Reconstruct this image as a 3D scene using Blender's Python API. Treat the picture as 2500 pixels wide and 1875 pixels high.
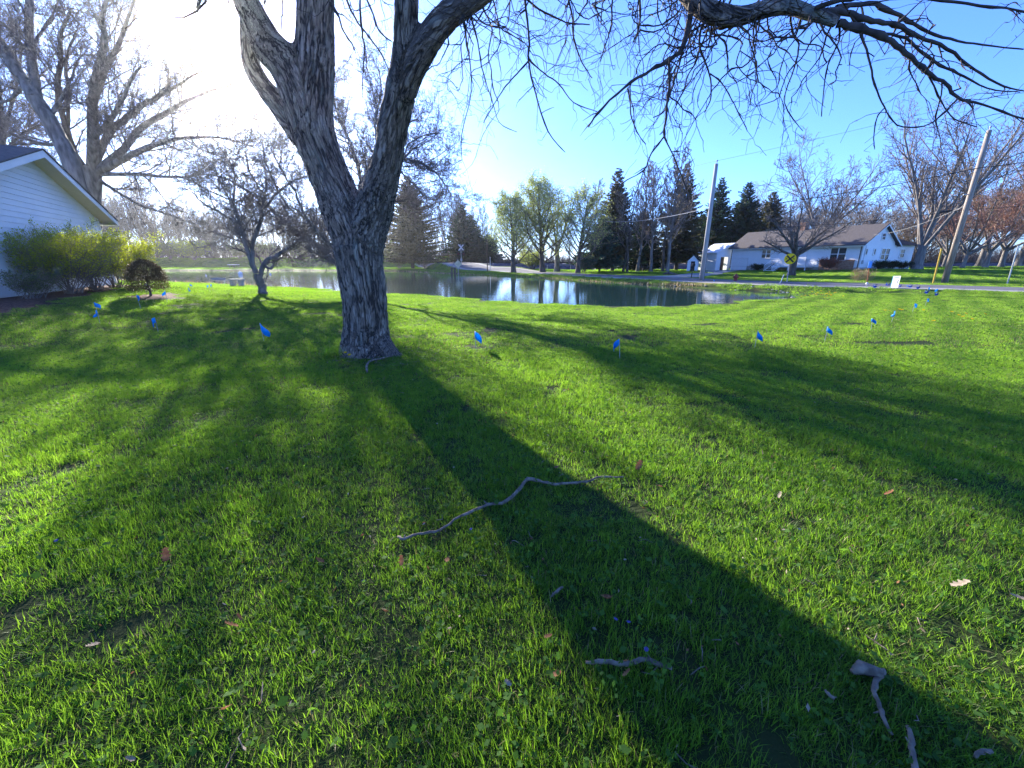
import bpy, math, random
import numpy as np
from mathutils import Vector, Matrix, noise as mnoise
R = math.radians
sc = bpy.context.scene
for o in list(bpy.data.objects): bpy.data.objects.remove(o)
# ---------------------------------------------------------------- camera
FPX = 1000.0; TH = R(16.8); CZ = 1.6          # focal length in photo pixels (2500 wide), pitch down, eye height
cam_d = bpy.data.cameras.new("camera"); cam = bpy.data.objects.new("camera", cam_d)
sc.collection.objects.link(cam); sc.camera = cam
cam_d.sensor_width = 36.0; cam_d.lens = 36.0 * FPX / 2500.0
cam_d.clip_start = 0.05; cam_d.clip_end = 20000
cam.location = (0, 0, CZ); cam.rotation_euler = (R(90) - TH, 0, 0)
# ---------------------------------------------------------------- world and sun
SUN_AZ, SUN_EL = R(-30.2), R(19.0)             # azimuth from +Y towards +X
w = bpy.data.worlds.new("World"); sc.world = w; w.use_nodes = True
nt = w.node_tree; nt.nodes.clear()
sky = nt.nodes.new('ShaderNodeTexSky'); sky.sky_type = 'NISHITA'; sky.sun_disc = False
sky.sun_elevation = SUN_EL; sky.sun_rotation = SUN_AZ
sky.air_density = 0.9; sky.dust_density = 0.5; sky.ozone_density = 4.0; sky.altitude = 200
bg = nt.nodes.new('ShaderNodeBackground'); bg.inputs[1].default_value = 0.145
wo = nt.nodes.new('ShaderNodeOutputWorld')
wb = nt.nodes.new('ShaderNodeMix'); wb.data_type = 'RGBA'; wb.blend_type = 'MULTIPLY'; wb.inputs[0].default_value = 1; wb.inputs[7].default_value = (.42, .565, .96, 1)   # the camera's cool white balance
nt.links.new(sky.outputs[0], wb.inputs[6]); nt.links.new(wb.outputs[2], bg.inputs[0]); nt.links.new(bg.outputs[0], wo.inputs[0])
sd = bpy.data.lights.new("sun", 'SUN'); sd.energy = 4.7; sd.angle = R(0.5); sd.color = (1.0, 0.94, 0.82)
sun = bpy.data.objects.new("sun", sd); sc.collection.objects.link(sun)
sdir = Vector((math.sin(SUN_AZ) * math.cos(SUN_EL), math.cos(SUN_AZ) * math.cos(SUN_EL), math.sin(SUN_EL)))
sun.rotation_euler = sdir.to_track_quat('Z', 'Y').to_euler(); sun.location = (0, 0, 60)
sc.view_settings.view_transform = 'Standard'; sc.view_settings.look = 'None'
sc.view_settings.exposure = 1.85; sc.view_settings.gamma = 1
sc.render.engine = 'CYCLES'
cy = sc.cycles
cy.max_bounces = 8; cy.diffuse_bounces = 3; cy.glossy_bounces = 3; cy.transmission_bounces = 4
cy.transparent_max_bounces = 8; cy.sample_clamp_indirect = 6
cy.use_denoising = True
try: cy.denoiser = 'OPENIMAGEDENOISE'
except Exception: pass
# ---------------------------------------------------------------- helpers
cT, sT = math.cos(TH), math.sin(TH)
WZ = -0.30                                      # pond water level
def ray(px, py):
    u = (px - 1250) / FPX; v = (937.5 - py) / FPX
    return (u, cT + v * sT, v * cT - sT)
def at(px, py, Y):
    r = ray(px, py); t = Y / r[1]
    return Vector((r[0] * t, Y, CZ + r[2] * t))
def G(px, py, z=0.0):
    r = ray(px, py); t = (z - CZ) / r[2]
    return Vector((r[0] * t, r[1] * t, z))
def sst(x): x = np.clip(x, 0, 1); return x * x * (3 - 2 * x)
POND = [(250,684),(330,686),(400,688),(560,695),(640,700),(780,706),(940,717),(1100,726),(1250,740),(1400,746),(1560,749),(1640,748),
        (1760,742),(1850,734),(1950,726),(2012,720.5),(1975,716.5),(1870,711.5),(1770,706),(1700,702),(1600,696),(1500,690.5),(1400,684),
        (1300,677.5),(1200,673),(1100,668),(1030,664.5),(940,661.5),(700,661.2),(405,661.2),(250,663)]
PP = np.array([tuple(G(a, b, WZ))[:2] for a, b in POND])
def smooth_poly(P, it=2):
    for _ in range(it):
        Q = np.roll(P, -1, 0); P = np.stack([P * .75 + Q * .25, P * .25 + Q * .75], 1).reshape(-1, 2)
    return P
PP = smooth_poly(PP, 2)
def seg_dist(X, Y, P, closed=True):
    d = np.full(X.shape, 1e9); n = len(P)
    for i in range(n if closed else n - 1):
        a = P[i]; b = P[(i + 1) % n]; ab = b - a; L = (ab ** 2).sum() + 1e-12
        t = np.clip(((X - a[0]) * ab[0] + (Y - a[1]) * ab[1]) / L, 0, 1)
        d = np.minimum(d, np.hypot(X - a[0] - t * ab[0], Y - a[1] - t * ab[1]))
    return d
def inside(X, Y, P):
    c = np.zeros(X.shape, bool); n = len(P)
    for i in range(n):
        a = P[i]; b = P[(i + 1) % n]
        if a[1] == b[1]: continue
        m = ((a[1] > Y) != (b[1] > Y)) & (X < (b[0] - a[0]) * (Y - a[1]) / (b[1] - a[1]) + a[0])
        c ^= m
    return c
def pond_sd(X, Y):
    d = seg_dist(X, Y, PP); return np.where(inside(X, Y, PP), -d, d)
def is_far(X, Y): return (Y > np.interp(X, [-90, -40, -20, 0, 8, 14, 19.5, 60], [76, 68, 62, 42, 34, 30.5, 27.3, 26]))
def mound(X, Y, cx, cy, rx, ry): return np.exp(-((X - cx) / rx) ** 2 - ((Y - cy) / ry) ** 2)
def hgt(X, Y):
    X = np.asarray(X, float); Y = np.asarray(Y, float)
    base = 0.42 * sst((-X - 8) / 8) * sst((40 - Y) / 16)
    base = base + 0.55 * sst((X - 30) / 14) * sst((Y - 34) / 12) * sst((70 - Y) / 12 + .6)
    base = base + 2.1 * sst((Y - 98) / 14) * sst((-X - 8) / 8)
    base = base + 0.05 * np.sin(X * .31 + 1) * np.sin(Y * .27) * sst((np.hypot(X, Y) - 3) / 10)
    # the shallow ditch along the right edge of the lawn
    base = base - 0.35 * np.exp(-(((X - 27.5) * .8 - (Y - 19) * .6) / 1.6) ** 2) * sst((24 - Y) / 5) * sst((X - 16) / 5)
    d = pond_sd(X, Y) - .32
    far = is_far(X, Y)
    Rr = np.where(far, 2.6, 6 + .25 * np.clip(Y, 0, 60))
    out = WZ + .03 + (base - WZ - .03) * sst(d / Rr)
    inn = WZ + .03 - .9 * sst(-d / 2.5)
    return np.where(d > 0, out, inn)
def hz(x, y): return float(hgt(np.array([x]), np.array([y]))[0])
def Gt(px, py, dz=0.0):
    """point of the terrain seen at a photo pixel"""
    z = 0.0
    for _ in range(6):
        p = G(px, py, min(z + dz, 1.5)); z = hz(p.x, p.y)
    return Vector((p.x, p.y, z))
col = sc.collection
def link(o, parent=None):
    col.objects.link(o)
    if parent is not None: o.parent = parent
    return o
def tag(o, label=None, cat=None, group=None, kind=None):
    if label: o["label"] = label
    if cat: o["category"] = cat
    if group: o["group"] = group
    if kind: o["kind"] = kind
    return o
def empty(name, loc, label, cat, group=None, rz=0.0):
    o = bpy.data.objects.new(name, None); o.location = loc; o.rotation_euler = (0, 0, rz); o.empty_display_size = .2
    link(o); return tag(o, label, cat, group)
def mesh_np(name, V, F, smooth=False, mat=None):
    """V (n,3), F (m,3) or (m,4) arrays, or a list of such arrays"""
    me = bpy.data.meshes.new(name)
    Fs = F if isinstance(F, list) else [F]
    Fs = [f for f in Fs if len(f)]
    V = np.asarray(V, np.float32)
    me.vertices.add(len(V)); me.vertices.foreach_set('co', V.ravel())
    nl = sum(f.size for f in Fs); npoly = sum(len(f) for f in Fs)
    me.loops.add(nl); me.loops.foreach_set('vertex_index', np.concatenate([f.ravel() for f in Fs]).astype(np.int32))
    me.polygons.add(npoly)
    tot = np.concatenate([np.full(len(f), f.shape[1]) for f in Fs]); st = np.concatenate([[0], np.cumsum(tot)[:-1]])
    me.polygons.foreach_set('loop_start', st.astype(np.int32))
    if smooth: me.polygons.foreach_set('use_smooth', np.ones(npoly, bool))
    me.update(calc_edges=True)
    if mat: me.materials.append(mat)
    return me
class MB:
    """collects boxes, prisms, lathes and tubes into one mesh"""
    def __init__(s): s.v = []; s.f = []
    def add(s, vs, fs):
        k = len(s.v); s.v += [tuple(p) for p in vs]; s.f += [tuple(i + k for i in f) for f in fs]; return s
    def box(s, x0, y0, z0, x1, y1, z1):
        return s.add([(x0,y0,z0),(x1,y0,z0),(x1,y1,z0),(x0,y1,z0),(x0,y0,z1),(x1,y0,z1),(x1,y1,z1),(x0,y1,z1)],
                     [(0,3,2,1),(4,5,6,7),(0,1,5,4),(1,2,6,5),(2,3,7,6),(3,0,4,7)])
    def prism(s, poly, z0, z1):
        n = len(poly)
        return s.add([(x, y, z0) for x, y in poly] + [(x, y, z1) for x, y in poly],
                     [tuple(range(n))[::-1], tuple(range(n, 2 * n))] + [(i, (i + 1) % n, n + (i + 1) % n, n + i) for i in range(n)])
    def slab(s, quad, th):
        """a plate: 3 or 4 corners thickened along the normal"""
        q = [Vector(p) for p in quad]; nn = (q[1] - q[0]).cross(q[2] - q[0]).normalized() * th; n = len(q)
        return s.add(q + [p + nn for p in q], [tuple(range(n))[::-1], tuple(range(n, 2 * n))] + [(i, (i + 1) % n, n + (i + 1) % n, n + i) for i in range(n)])
    def bar(s, a, b, r, r2=None, n=8):
        return s.tube([a, b], [r, r if r2 is None else r2], n)
    def tube(s, pts, rad, n=6, cap=True):
        pts = [Vector(p) for p in pts]; k = len(s.v); m = len(pts); U = None
        for i, p in enumerate(pts):
            d = (pts[min(i + 1, m - 1)] - pts[max(i - 1, 0)]).normalized()
            if U is None: U = d.orthogonal().normalized()
            U = (U - d * U.dot(d)).normalized(); W = d.cross(U)
            for j in range(n):
                a = 2 * math.pi * j / n; s.v.append(tuple(p + (U * math.cos(a) + W * math.sin(a)) * rad[i]))
        for i in range(m - 1):
            for j in range(n):
                a = k + i * n + j; b = k + i * n + (j + 1) % n; s.f.append((a, b, b + n, a + n))
        if cap: s.f.append(tuple(k + j for j in range(n))[::-1]); s.f.append(tuple(k + (m - 1) * n + j for j in range(n)))
        return s
    def ball(s, c, r, n=10, sz=1.0):
        c = Vector(c); rings = n // 2 + 1
        pts = [c + Vector((0, 0, -r * sz * math.cos(math.pi * i / (rings)))) for i in range(rings + 1)]
        k = len(s.v)
        for i, p in enumerate(pts):
            rr = max(r * math.sin(math.pi * i / rings), 1e-4)
            for j in range(n): a = 2 * math.pi * j / n; s.v.append((p.x + rr * math.cos(a), p.y + rr * math.sin(a), p.z))
        for i in range(rings):
            for j in range(n): a = k + i * n + j; b = k + i * n + (j + 1) % n; s.f.append((a, b, b + n, a + n))
        return s
    def build(s, name, mat, parent=None, smooth=False, M=None):
        me = bpy.data.meshes.new(name); v = s.v if M is None else [tuple(M @ Vector(p)) for p in s.v]
        me.from_pydata(v, [], s.f); me.materials.append(mat)
        if smooth: me.polygons.foreach_set('use_smooth', [True] * len(me.polygons))
        me.update()
        return link(bpy.data.objects.new(name, me), parent)
def copy_tree(o, parent=None):
    c = o.copy(); col.objects.link(c)
    if parent is not None: c.parent = parent
    for ch in [q for q in bpy.data.objects if q.parent == o]: copy_tree(ch, c)
    return c
# ---------------------------------------------------------------- materials
def hexc(r, g, b): return (r, g, b, 1)
def mat(name, c1, c2=None, scale=6, rough=.8, bump=0, stretch=(1, 1, 1), detail=4, spec=.3, coord='Object', metal=0, trans=0, lo=.35, hi=.65):
    m = bpy.data.materials.new(name); m.use_nodes = True; N = m.node_tree.nodes; Lk = m.node_tree.links
    b = N['Principled BSDF']; b.inputs['Roughness'].default_value = rough; b.inputs['Metallic'].default_value = metal
    b.inputs['Specular IOR Level'].default_value = spec
    if c2 is None and not bump:
        b.inputs['Base Color'].default_value = hexc(*c1); colout = None
    else:
        tc = N.new('ShaderNodeTexCoord'); mp = N.new('ShaderNodeMapping'); mp.inputs['Scale'].default_value = stretch
        Lk.new(tc.outputs[coord], mp.inputs[0])
        nz = N.new('ShaderNodeTexNoise'); nz.inputs['Scale'].default_value = scale; nz.inputs['Detail'].default_value = detail
        Lk.new(mp.outputs[0], nz.inputs[0])
        cr = N.new('ShaderNodeValToRGB'); cr.color_ramp.elements[0].position = lo; cr.color_ramp.elements[1].position = hi
        cr.color_ramp.elements[0].color = hexc(*c1); cr.color_ramp.elements[1].color = hexc(*(c2 or c1))
        Lk.new(nz.outputs[0], cr.inputs[0]); Lk.new(cr.outputs[0], b.inputs['Base Color'])
        if bump:
            bp = N.new('ShaderNodeBump'); bp.inputs['Strength'].default_value = bump; bp.inputs['Distance'].default_value = .02
            Lk.new(nz.outputs[0], bp.inputs['Height']); Lk.new(bp.outputs[0], b.inputs['Normal'])
        colout = cr.outputs[0]
    if trans:
        tr = N.new('ShaderNodeBsdfTranslucent'); mx = N.new('ShaderNodeMixShader'); mx.inputs[0].default_value = trans
        if colout: Lk.new(colout, tr.inputs[0])
        else: tr.inputs[0].default_value = hexc(*c1)
        Lk.new(b.outputs[0], mx.inputs[1]); Lk.new(tr.outputs[0], mx.inputs[2])
        Lk.new(mx.outputs[0], N['Material Output'].inputs[0])
    return m
def leaf_mat(name, dark, light, tcol, trans=.5, wscale=.6, rough=.5, spec=.35):
    """leaf or blade: random tint per island/instance and by place, light passes through"""
    m = bpy.data.materials.new(name); m.use_nodes = True; N = m.node_tree.nodes; Lk = m.node_tree.links
    b = N['Principled BSDF']; b.inputs['Roughness'].default_value = rough; b.inputs['Specular IOR Level'].default_value = spec
    geo = N.new('ShaderNodeNewGeometry'); nz = N.new('ShaderNodeTexNoise'); nz.inputs['Scale'].default_value = wscale; nz.inputs['Detail'].default_value = 5
    nz.inputs['Roughness'].default_value = .65
    Lk.new(geo.outputs['Position'], nz.inputs[0])
    ad = N.new('ShaderNodeMath'); ad.operation = 'MULTIPLY_ADD'; ad.inputs[1].default_value = .62
    Lk.new(geo.outputs['Random Per Island'], ad.inputs[0])
    sb = N.new('ShaderNodeMath'); sb.operation = 'MULTIPLY_ADD'; sb.inputs[1].default_value = 1.3; sb.inputs[2].default_value = -.46 - .35
    n3 = N.new('ShaderNodeTexNoise'); n3.inputs['Scale'].default_value = wscale * 9; n3.inputs['Detail'].default_value = 2; Lk.new(geo.outputs['Position'], n3.inputs[0])
    a3 = N.new('ShaderNodeMath'); a3.operation = 'MULTIPLY_ADD'; a3.inputs[1].default_value = .7; Lk.new(n3.outputs[0], a3.inputs[0])
    if name == 'grass_blades':   # arcs left by the mower on the right half of the lawn
        ds_ = N.new('ShaderNodeVectorMath'); ds_.operation = 'DOT_PRODUCT'; ds_.inputs[1].default_value = (.72, -.69, 0)
        wp_ = N.new('ShaderNodeVectorMath'); wp_.operation = 'MULTIPLY_ADD'; wp_.inputs[1].default_value = (1.1, 1.1, 0); wn_ = N.new('ShaderNodeTexNoise'); wn_.inputs['Scale'].default_value = .16; Lk.new(geo.outputs['Position'], wn_.inputs[0]); Lk.new(wn_.outputs['Color'], wp_.inputs[0]); Lk.new(geo.outputs['Position'], wp_.inputs[2]); Lk.new(wp_.outputs[0], ds_.inputs[0])
        w1 = N.new('ShaderNodeMath'); w1.operation = 'MULTIPLY'; w1.inputs[1].default_value = 5.6; Lk.new(ds_.outputs['Value'], w1.inputs[0])
        w2 = N.new('ShaderNodeMath'); w2.operation = 'SINE'; Lk.new(w1.outputs[0], w2.inputs[0])
        sx = N.new('ShaderNodeSeparateXYZ'); Lk.new(geo.outputs['Position'], sx.inputs[0]); mk_ = N.new('ShaderNodeMapRange'); mk_.inputs[1].default_value = 3; mk_.inputs[2].default_value = 9; mk_.inputs[4].default_value = .24; Lk.new(sx.outputs[0], mk_.inputs[0])
        w3 = N.new('ShaderNodeMath'); w3.operation = 'MULTIPLY'; Lk.new(w2.outputs[0], w3.inputs[0]); Lk.new(mk_.outputs[0], w3.inputs[1]); Lk.new(w3.outputs[0], a3.inputs[2])
    else: a3.inputs[2].default_value = 0
    Lk.new(a3.outputs[0], sb.inputs[2]) if False else None
    s3_ = N.new('ShaderNodeMath'); s3_.operation = 'ADD'; Lk.new(a3.outputs[0], s3_.inputs[1]); s3_.inputs[0].default_value = 0
    Lk.new(nz.outputs[0], sb.inputs[0]); Lk.new(sb.outputs[0], s3_.inputs[0]); Lk.new(s3_.outputs[0], ad.inputs[2])
    cr = N.new('ShaderNodeValToRGB'); e = cr.color_ramp.elements; e[0].position = .05; e[0].color = hexc(*dark); e[1].position = .95; e[1].color = hexc(*light)
    Lk.new(ad.outputs[0], cr.inputs[0]); Lk.new(cr.outputs[0], b.inputs['Base Color'])
    mu = N.new('ShaderNodeMix'); mu.data_type = 'RGBA'; mu.blend_type = 'MULTIPLY'; mu.inputs[0].default_value = 1
    Lk.new(cr.outputs[0], mu.inputs[6]); mu.inputs[7].default_value = hexc(*tcol)
    tr = N.new('ShaderNodeBsdfTranslucent'); Lk.new(mu.outputs[2], tr.inputs[0])
    mx = N.new('ShaderNodeMixShader'); mx.inputs[0].default_value = trans
    Lk.new(b.outputs[0], mx.inputs[1]); Lk.new(tr.outputs[0], mx.inputs[2]); Lk.new(mx.outputs[0], N['Material Output'].inputs[0])
    return m
M = {}
M['grass'] = leaf_mat('grass_blades', (.042, .11, .014), (.165, .275, .04), (2.2, 2.25, .85), .64, .55)
M['clover'] = leaf_mat('clover_leaves', (.04, .10, .02), (.10, .20, .04), (1.7, 1.7, .8), .5, 2, .7, .1)
M['bark'] = mat('bark_grey', (.11, .095, .085), (.27, .24, .215), 5, .9, .6, (1, 1, .25))
M['bark_dark'] = mat('bark_dark', (.05, .04, .033), (.13, .11, .09), 5, .9, .5, (1, 1, .3))
M['twig'] = mat('twigs_grey_brown', (.13, .105, .09), (.24, .20, .175), 3, .85)
M['twig_dark'] = mat('twigs_dark', (.035, .027, .023), (.085, .065, .055), 9, .85)
M['twig_tan'] = mat('twigs_tan', (.20, .14, .09), (.32, .24, .16), 1, .85)
M['twig_red'] = mat('twigs_reddish', (.24, .12, .08), (.38, .21, .15), 1, .85)
M['twig_purple'] = mat('twigs_woodland', (.075, .058, .055), (.15, .12, .105), .5, .85)
M['needles'] = leaf_mat('spruce_needles', (.010, .028, .014), (.035, .075, .03), (1.2, 1.2, .8), .25, .8, .6, .2)
M['needles_brown'] = leaf_mat('old_spruce_needles', (.04, .05, .022), (.12, .11, .05), (1.2, 1.1, .8), .25, .8, .6, .2)
M['needles_blue'] = leaf_mat('blue_spruce_needles', (.025, .06, .045), (.06, .12, .085), (1.1, 1.1, .9), .25, .8, .6, .2)
M['leaf_pear'] = leaf_mat('new_pear_leaves', (.16, .20, .06), (.44, .48, .22), (1.3, 1.35, .8), .5, .35)
M['leaf_yellow'] = leaf_mat('yellow_green_leaves', (.22, .27, .02), (.42, .46, .05), (1.3, 1.3, .6), .5, .5)
M['leaf_hedge'] = leaf_mat('shrub_leaves', (.12, .16, .02), (.34, .38, .05), (2.3, 2.2, .5), .6, 1.2)
M['leaf_olive'] = leaf_mat('olive_leaves', (.07, .09, .03), (.20, .23, .08), (1.4, 1.5, .7), .5, .4)
M['leaf_red'] = leaf_mat('rust_shrub_leaves', (.22, .05, .025), (.36, .10, .05), (1.2, 1, .8), .3, 2)
M['siding'] = mat('white_siding', (.74, .76, .78), (.80, .81, .82), 1.2, .45)
M['white'] = mat('white_paint', (.78, .79, .80), (.74, .75, .76), 3, .5)
M['trim'] = mat('white_trim', (.80, .80, .80), (.76, .76, .76), 3, .4)
M['shingle'] = mat('brown_shingles', (.07, .06, .057), (.12, .10, .095), 9, .9, .4, (1, 1, 3))
M['shingle_dark'] = mat('charcoal_shingles', (.035, .035, .04), (.07, .07, .075), 9, .9, .4)
M['brick'] = mat('tan_stone_veneer', (.26, .13, .08), (.42, .26, .17), 4, .9, .5, (1, 1, 3))
M['concrete'] = mat('concrete', (.34, .33, .31), (.46, .45, .42), 5, .85)
M['asphalt'] = mat('road_asphalt', (.095, .09, .10), (.135, .13, .135), 3, .9)
M['gravel'] = mat('gravel', (.24, .22, .20), (.36, .34, .31), 8, .95)
M['ballast'] = mat('rail_ballast', (.045, .045, .07), (.13, .12, .15), 2.2, .95, .8, detail=8)
M['mulch'] = mat('reddish_mulch', (.07, .03, .018), (.20, .10, .065), 16, .95, .8)
M['pole'] = mat('weathered_pole', (.22, .17, .13), (.36, .30, .25), 5, .85, .3, (3, 3, .3))
M['pole_grey'] = mat('grey_pole', (.28, .27, .27), (.40, .39, .39), 5, .85, .3, (3, 3, .3))
M['metal'] = mat('galvanised_metal', (.34, .36, .37), (.42, .44, .45), 4, .5, metal=.4)
M['wire'] = mat('cable_black', (.02, .02, .02)); M['wire_pale'] = mat('cable_pale', (.35, .35, .36))
M['rail'] = mat('rail_steel', (.03, .025, .025), (.06, .05, .045), 3, .6)
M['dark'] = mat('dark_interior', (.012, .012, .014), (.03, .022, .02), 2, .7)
M['glass'] = mat('window_glass', (.02, .028, .034), (.05, .06, .07), 1.5, .08, spec=.6)
M['flag'] = mat('blue_flag_vinyl', (.0, .30, .72), (.02, .40, .85), 8, .45, trans=.6)
M['navy'] = mat('dark_blue_foil', (.01, .03, .30), (.03, .12, .55), 30, .25, metal=.2)
M['yellow'] = mat('sign_yellow', (.80, .56, .0), rough=.5); M['black'] = mat('sign_black', (.012, .012, .012), rough=.5)
M['yellow_post'] = mat('faded_yellow_post', (.55, .36, .05), (.45, .28, .04), 4, .6)
M['teal'] = mat('teal_edge', (.10, .55, .50)); M['orange'] = mat('rusty_orange_post', (.36, .14, .05), (.26, .10, .04), 5, .8)
M['red'] = mat('faded_red_paint', (.32, .05, .03), (.22, .04, .03), 9, .6)
M['sky_blue'] = mat('sky_blue_paint', (.12, .35, .75))
M['dandelion'] = mat('dandelion_yellow', (.85, .55, .01), (.75, .45, .0), 60, .7, trans=.3)
M['violet'] = mat('violet_petals', (.12, .10, .32), rough=.7, trans=.3)
M['white_petal'] = mat('white_petals', (.75, .75, .78), rough=.7, trans=.3)
M['dead_leaf'] = mat('brown_oak_leaf', (.20, .075, .03), (.36, .16, .07), 30, .8, trans=.35)
M['pale_leaf'] = mat('bleached_leaf', (.26, .20, .14), (.38, .30, .22), 30, .8, trans=.25)
M['stick'] = mat('dry_stick', (.10, .075, .055), (.27, .21, .155), 25, .9, .5, detail=6)
M['tan_grass'] = leaf_mat('dry_tan_grass', (.34, .26, .14), (.55, .44, .26), (1.1, 1, .8), .35, 2)
M['olive_needle'] = leaf_mat('olive_evergreen', (.05, .035, .018), (.13, .10, .04), (1.2, 1.1, .7), .25, 3)
def siding_mat():
    m = M['siding'].copy(); m.name = 'lap_siding_grooves'; return m
# trunk bark of the near tree: furrows follow the stem through the "bark" attribute
def near_bark():
    m = bpy.data.materials.new('near_bark'); m.use_nodes = True; N = m.node_tree.nodes; Lk = m.node_tree.links; b = N['Principled BSDF']
    b.inputs['Roughness'].default_value = .9; b.inputs['Specular IOR Level'].default_value = .15
    a = N.new('ShaderNodeAttribute'); a.attribute_name = 'bark'
    wv = N.new('ShaderNodeTexNoise'); wv.inputs['Scale'].default_value = 5; wv.inputs['Detail'].default_value = 3
    Lk.new(a.outputs['Vector'], wv.inputs[0])
    mxv = N.new('ShaderNodeVectorMath'); mxv.operation = 'MULTIPLY_ADD'; mxv.inputs[1].default_value = (.10, .10, .05)
    Lk.new(wv.outputs['Color'], mxv.inputs[0]); Lk.new(a.outputs['Vector'], mxv.inputs[2])
    def ridge(scale, det, width):
        n_ = N.new('ShaderNodeTexNoise'); n_.inputs['Scale'].default_value = scale; n_.inputs['Detail'].default_value = det; Lk.new(mxv.outputs[0], n_.inputs[0])
        s1 = N.new('ShaderNodeMath'); s1.operation = 'SUBTRACT'; s1.inputs[1].default_value = .5; Lk.new(n_.outputs[0], s1.inputs[0])
        s2 = N.new('ShaderNodeMath'); s2.operation = 'ABSOLUTE'; Lk.new(s1.outputs[0], s2.inputs[0])
        s3 = N.new('ShaderNodeMapRange'); s3.inputs[1].default_value = 0; s3.inputs[2].default_value = width; Lk.new(s2.outputs[0], s3.inputs[0]); return s3
    r1 = ridge(13, 3, .07); r2 = ridge(31, 4, .09)
    fu = N.new('ShaderNodeMath'); fu.operation = 'MULTIPLY'; Lk.new(r1.outputs[0], fu.inputs[0])
    r2m = N.new('ShaderNodeMapRange'); r2m.inputs[3].default_value = .45; Lk.new(r2.outputs[0], r2m.inputs[0]); Lk.new(r2m.outputs[0], fu.inputs[1])
    fi = N.new('ShaderNodeTexNoise'); fi.inputs['Scale'].default_value = 38; fi.inputs['Detail'].default_value = 8; fi.inputs['Roughness'].default_value = .7
    Lk.new(a.outputs['Vector'], fi.inputs[0])
    ms = N.new('ShaderNodeTexNoise'); ms.inputs['Scale'].default_value = 3.5; ms.inputs['Detail'].default_value = 4; Lk.new(a.outputs['Vector'], ms.inputs[0])
    mm = N.new('ShaderNodeMapRange'); mm.inputs[1].default_value = .42; mm.inputs[2].default_value = .62; mm.inputs[3].default_value = .72; Lk.new(ms.outputs[0], mm.inputs[0])
    pw = N.new('ShaderNodeMath'); pw.operation = 'MAXIMUM'
    inv = N.new('ShaderNodeMath'); inv.operation = 'SUBTRACT'; inv.inputs[0].default_value = 1; Lk.new(mm.outputs[0], inv.inputs[1])
    Lk.new(fu.outputs[0], pw.inputs[0]); Lk.new(inv.outputs[0], pw.inputs[1])
    hh = N.new('ShaderNodeMath'); hh.operation = 'MULTIPLY_ADD'; hh.inputs[1].default_value = .45
    Lk.new(fi.outputs[0], hh.inputs[0]); Lk.new(pw.outputs[0], hh.inputs[2])
    cr = N.new('ShaderNodeValToRGB'); e = cr.color_ramp.elements
    e[0].position = .28; e[0].color = (.06, .048, .042, 1); e[1].position = 1.2 if False else 1.0; e[1].color = (.46, .37, .30, 1)
    k = cr.color_ramp.elements.new(.62); k.color = (.31, .245, .20, 1)
    sc_ = N.new('ShaderNodeMath'); sc_.operation = 'MULTIPLY'; sc_.inputs[1].default_value = .74; Lk.new(hh.outputs[0], sc_.inputs[0])
    Lk.new(sc_.outputs[0], cr.inputs[0])
    li = N.new('ShaderNodeTexNoise'); li.inputs['Scale'].default_value = 9; li.inputs['Detail'].default_value = 7; Lk.new(a.outputs['Vector'], li.inputs[0])
    lr = N.new('ShaderNodeMapRange'); lr.inputs[1].default_value = .60; lr.inputs[2].default_value = .70; lr.inputs[4].default_value = .6; Lk.new(li.outputs[0], lr.inputs[0])
    mc = N.new('ShaderNodeMix'); mc.data_type = 'RGBA'; Lk.new(lr.outputs[0], mc.inputs[0]); Lk.new(cr.outputs[0], mc.inputs[6]); mc.inputs[7].default_value = (.33, .34, .29, 1)
    Lk.new(mc.outputs[2], b.inputs['Base Color'])
    bp = N.new('ShaderNodeBump'); bp.inputs['Strength'].default_value = 1; bp.inputs['Distance'].default_value = .07
    Lk.new(hh.outputs[0], bp.inputs['Height']); Lk.new(bp.outputs[0], b.inputs['Normal'])
    return m
M['near_bark'] = near_bark()
# ---------------------------------------------------------------- tree growing
rng = random.Random(7)
def rvec(r): return Vector((r.gauss(0, 1), r.gauss(0, 1), r.gauss(0, 1)))
def grow(out, p, d, L, r, lev, C, rg):
    n = C['seg'][lev]; step = L / n; pts = [p.copy()]; dirs = [d.copy()]
    for i in range(n):
        d = (d + rvec(rg) * C['wig'][lev] + Vector((0, 0, C['up'][lev]))).normalized()
        p = p + d * step; pts.append(p.copy()); dirs.append(d.copy())
    te = C['tip'][lev]; rad = [max(r * (1 - (1 - te) * i / n), C['rmin']) for i in range(n + 1)]
    out[lev].append((pts, rad))
    if lev + 1 >= len(C['seg']): return
    nc = C['n'][lev]; nc = nc if isinstance(nc, int) else rg.randint(*nc); t0, t1 = C['t'][lev]; az = rg.random() * 6.28
    for k in range(nc):
        t = t0 + (t1 - t0) * (k + rg.random() * .7) / max(nc, 1); t = min(t, 1)
        x = t * n; i = min(int(x), n - 1); q = pts[i].lerp(pts[i + 1], x - i); dd = dirs[i + 1]
        az += 2.4 + rg.uniform(-.5, .5); a = R(rg.uniform(*C['ang'][lev]))
        o1 = dd.orthogonal().normalized(); o2 = dd.cross(o1)
        nd = (dd * math.cos(a) + (o1 * math.cos(az) + o2 * math.sin(az)) * math.sin(a)).normalized()
        cl = L * C['len'][lev] * (1 - C['dec'][lev] * (t - t0) / max(t1 - t0, .01)) * rg.uniform(.75, 1.2)
        grow(out, q, nd, cl, max(rad[i] * C['rr'][lev], C['rmin']), lev + 1, C, rg)
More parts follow.
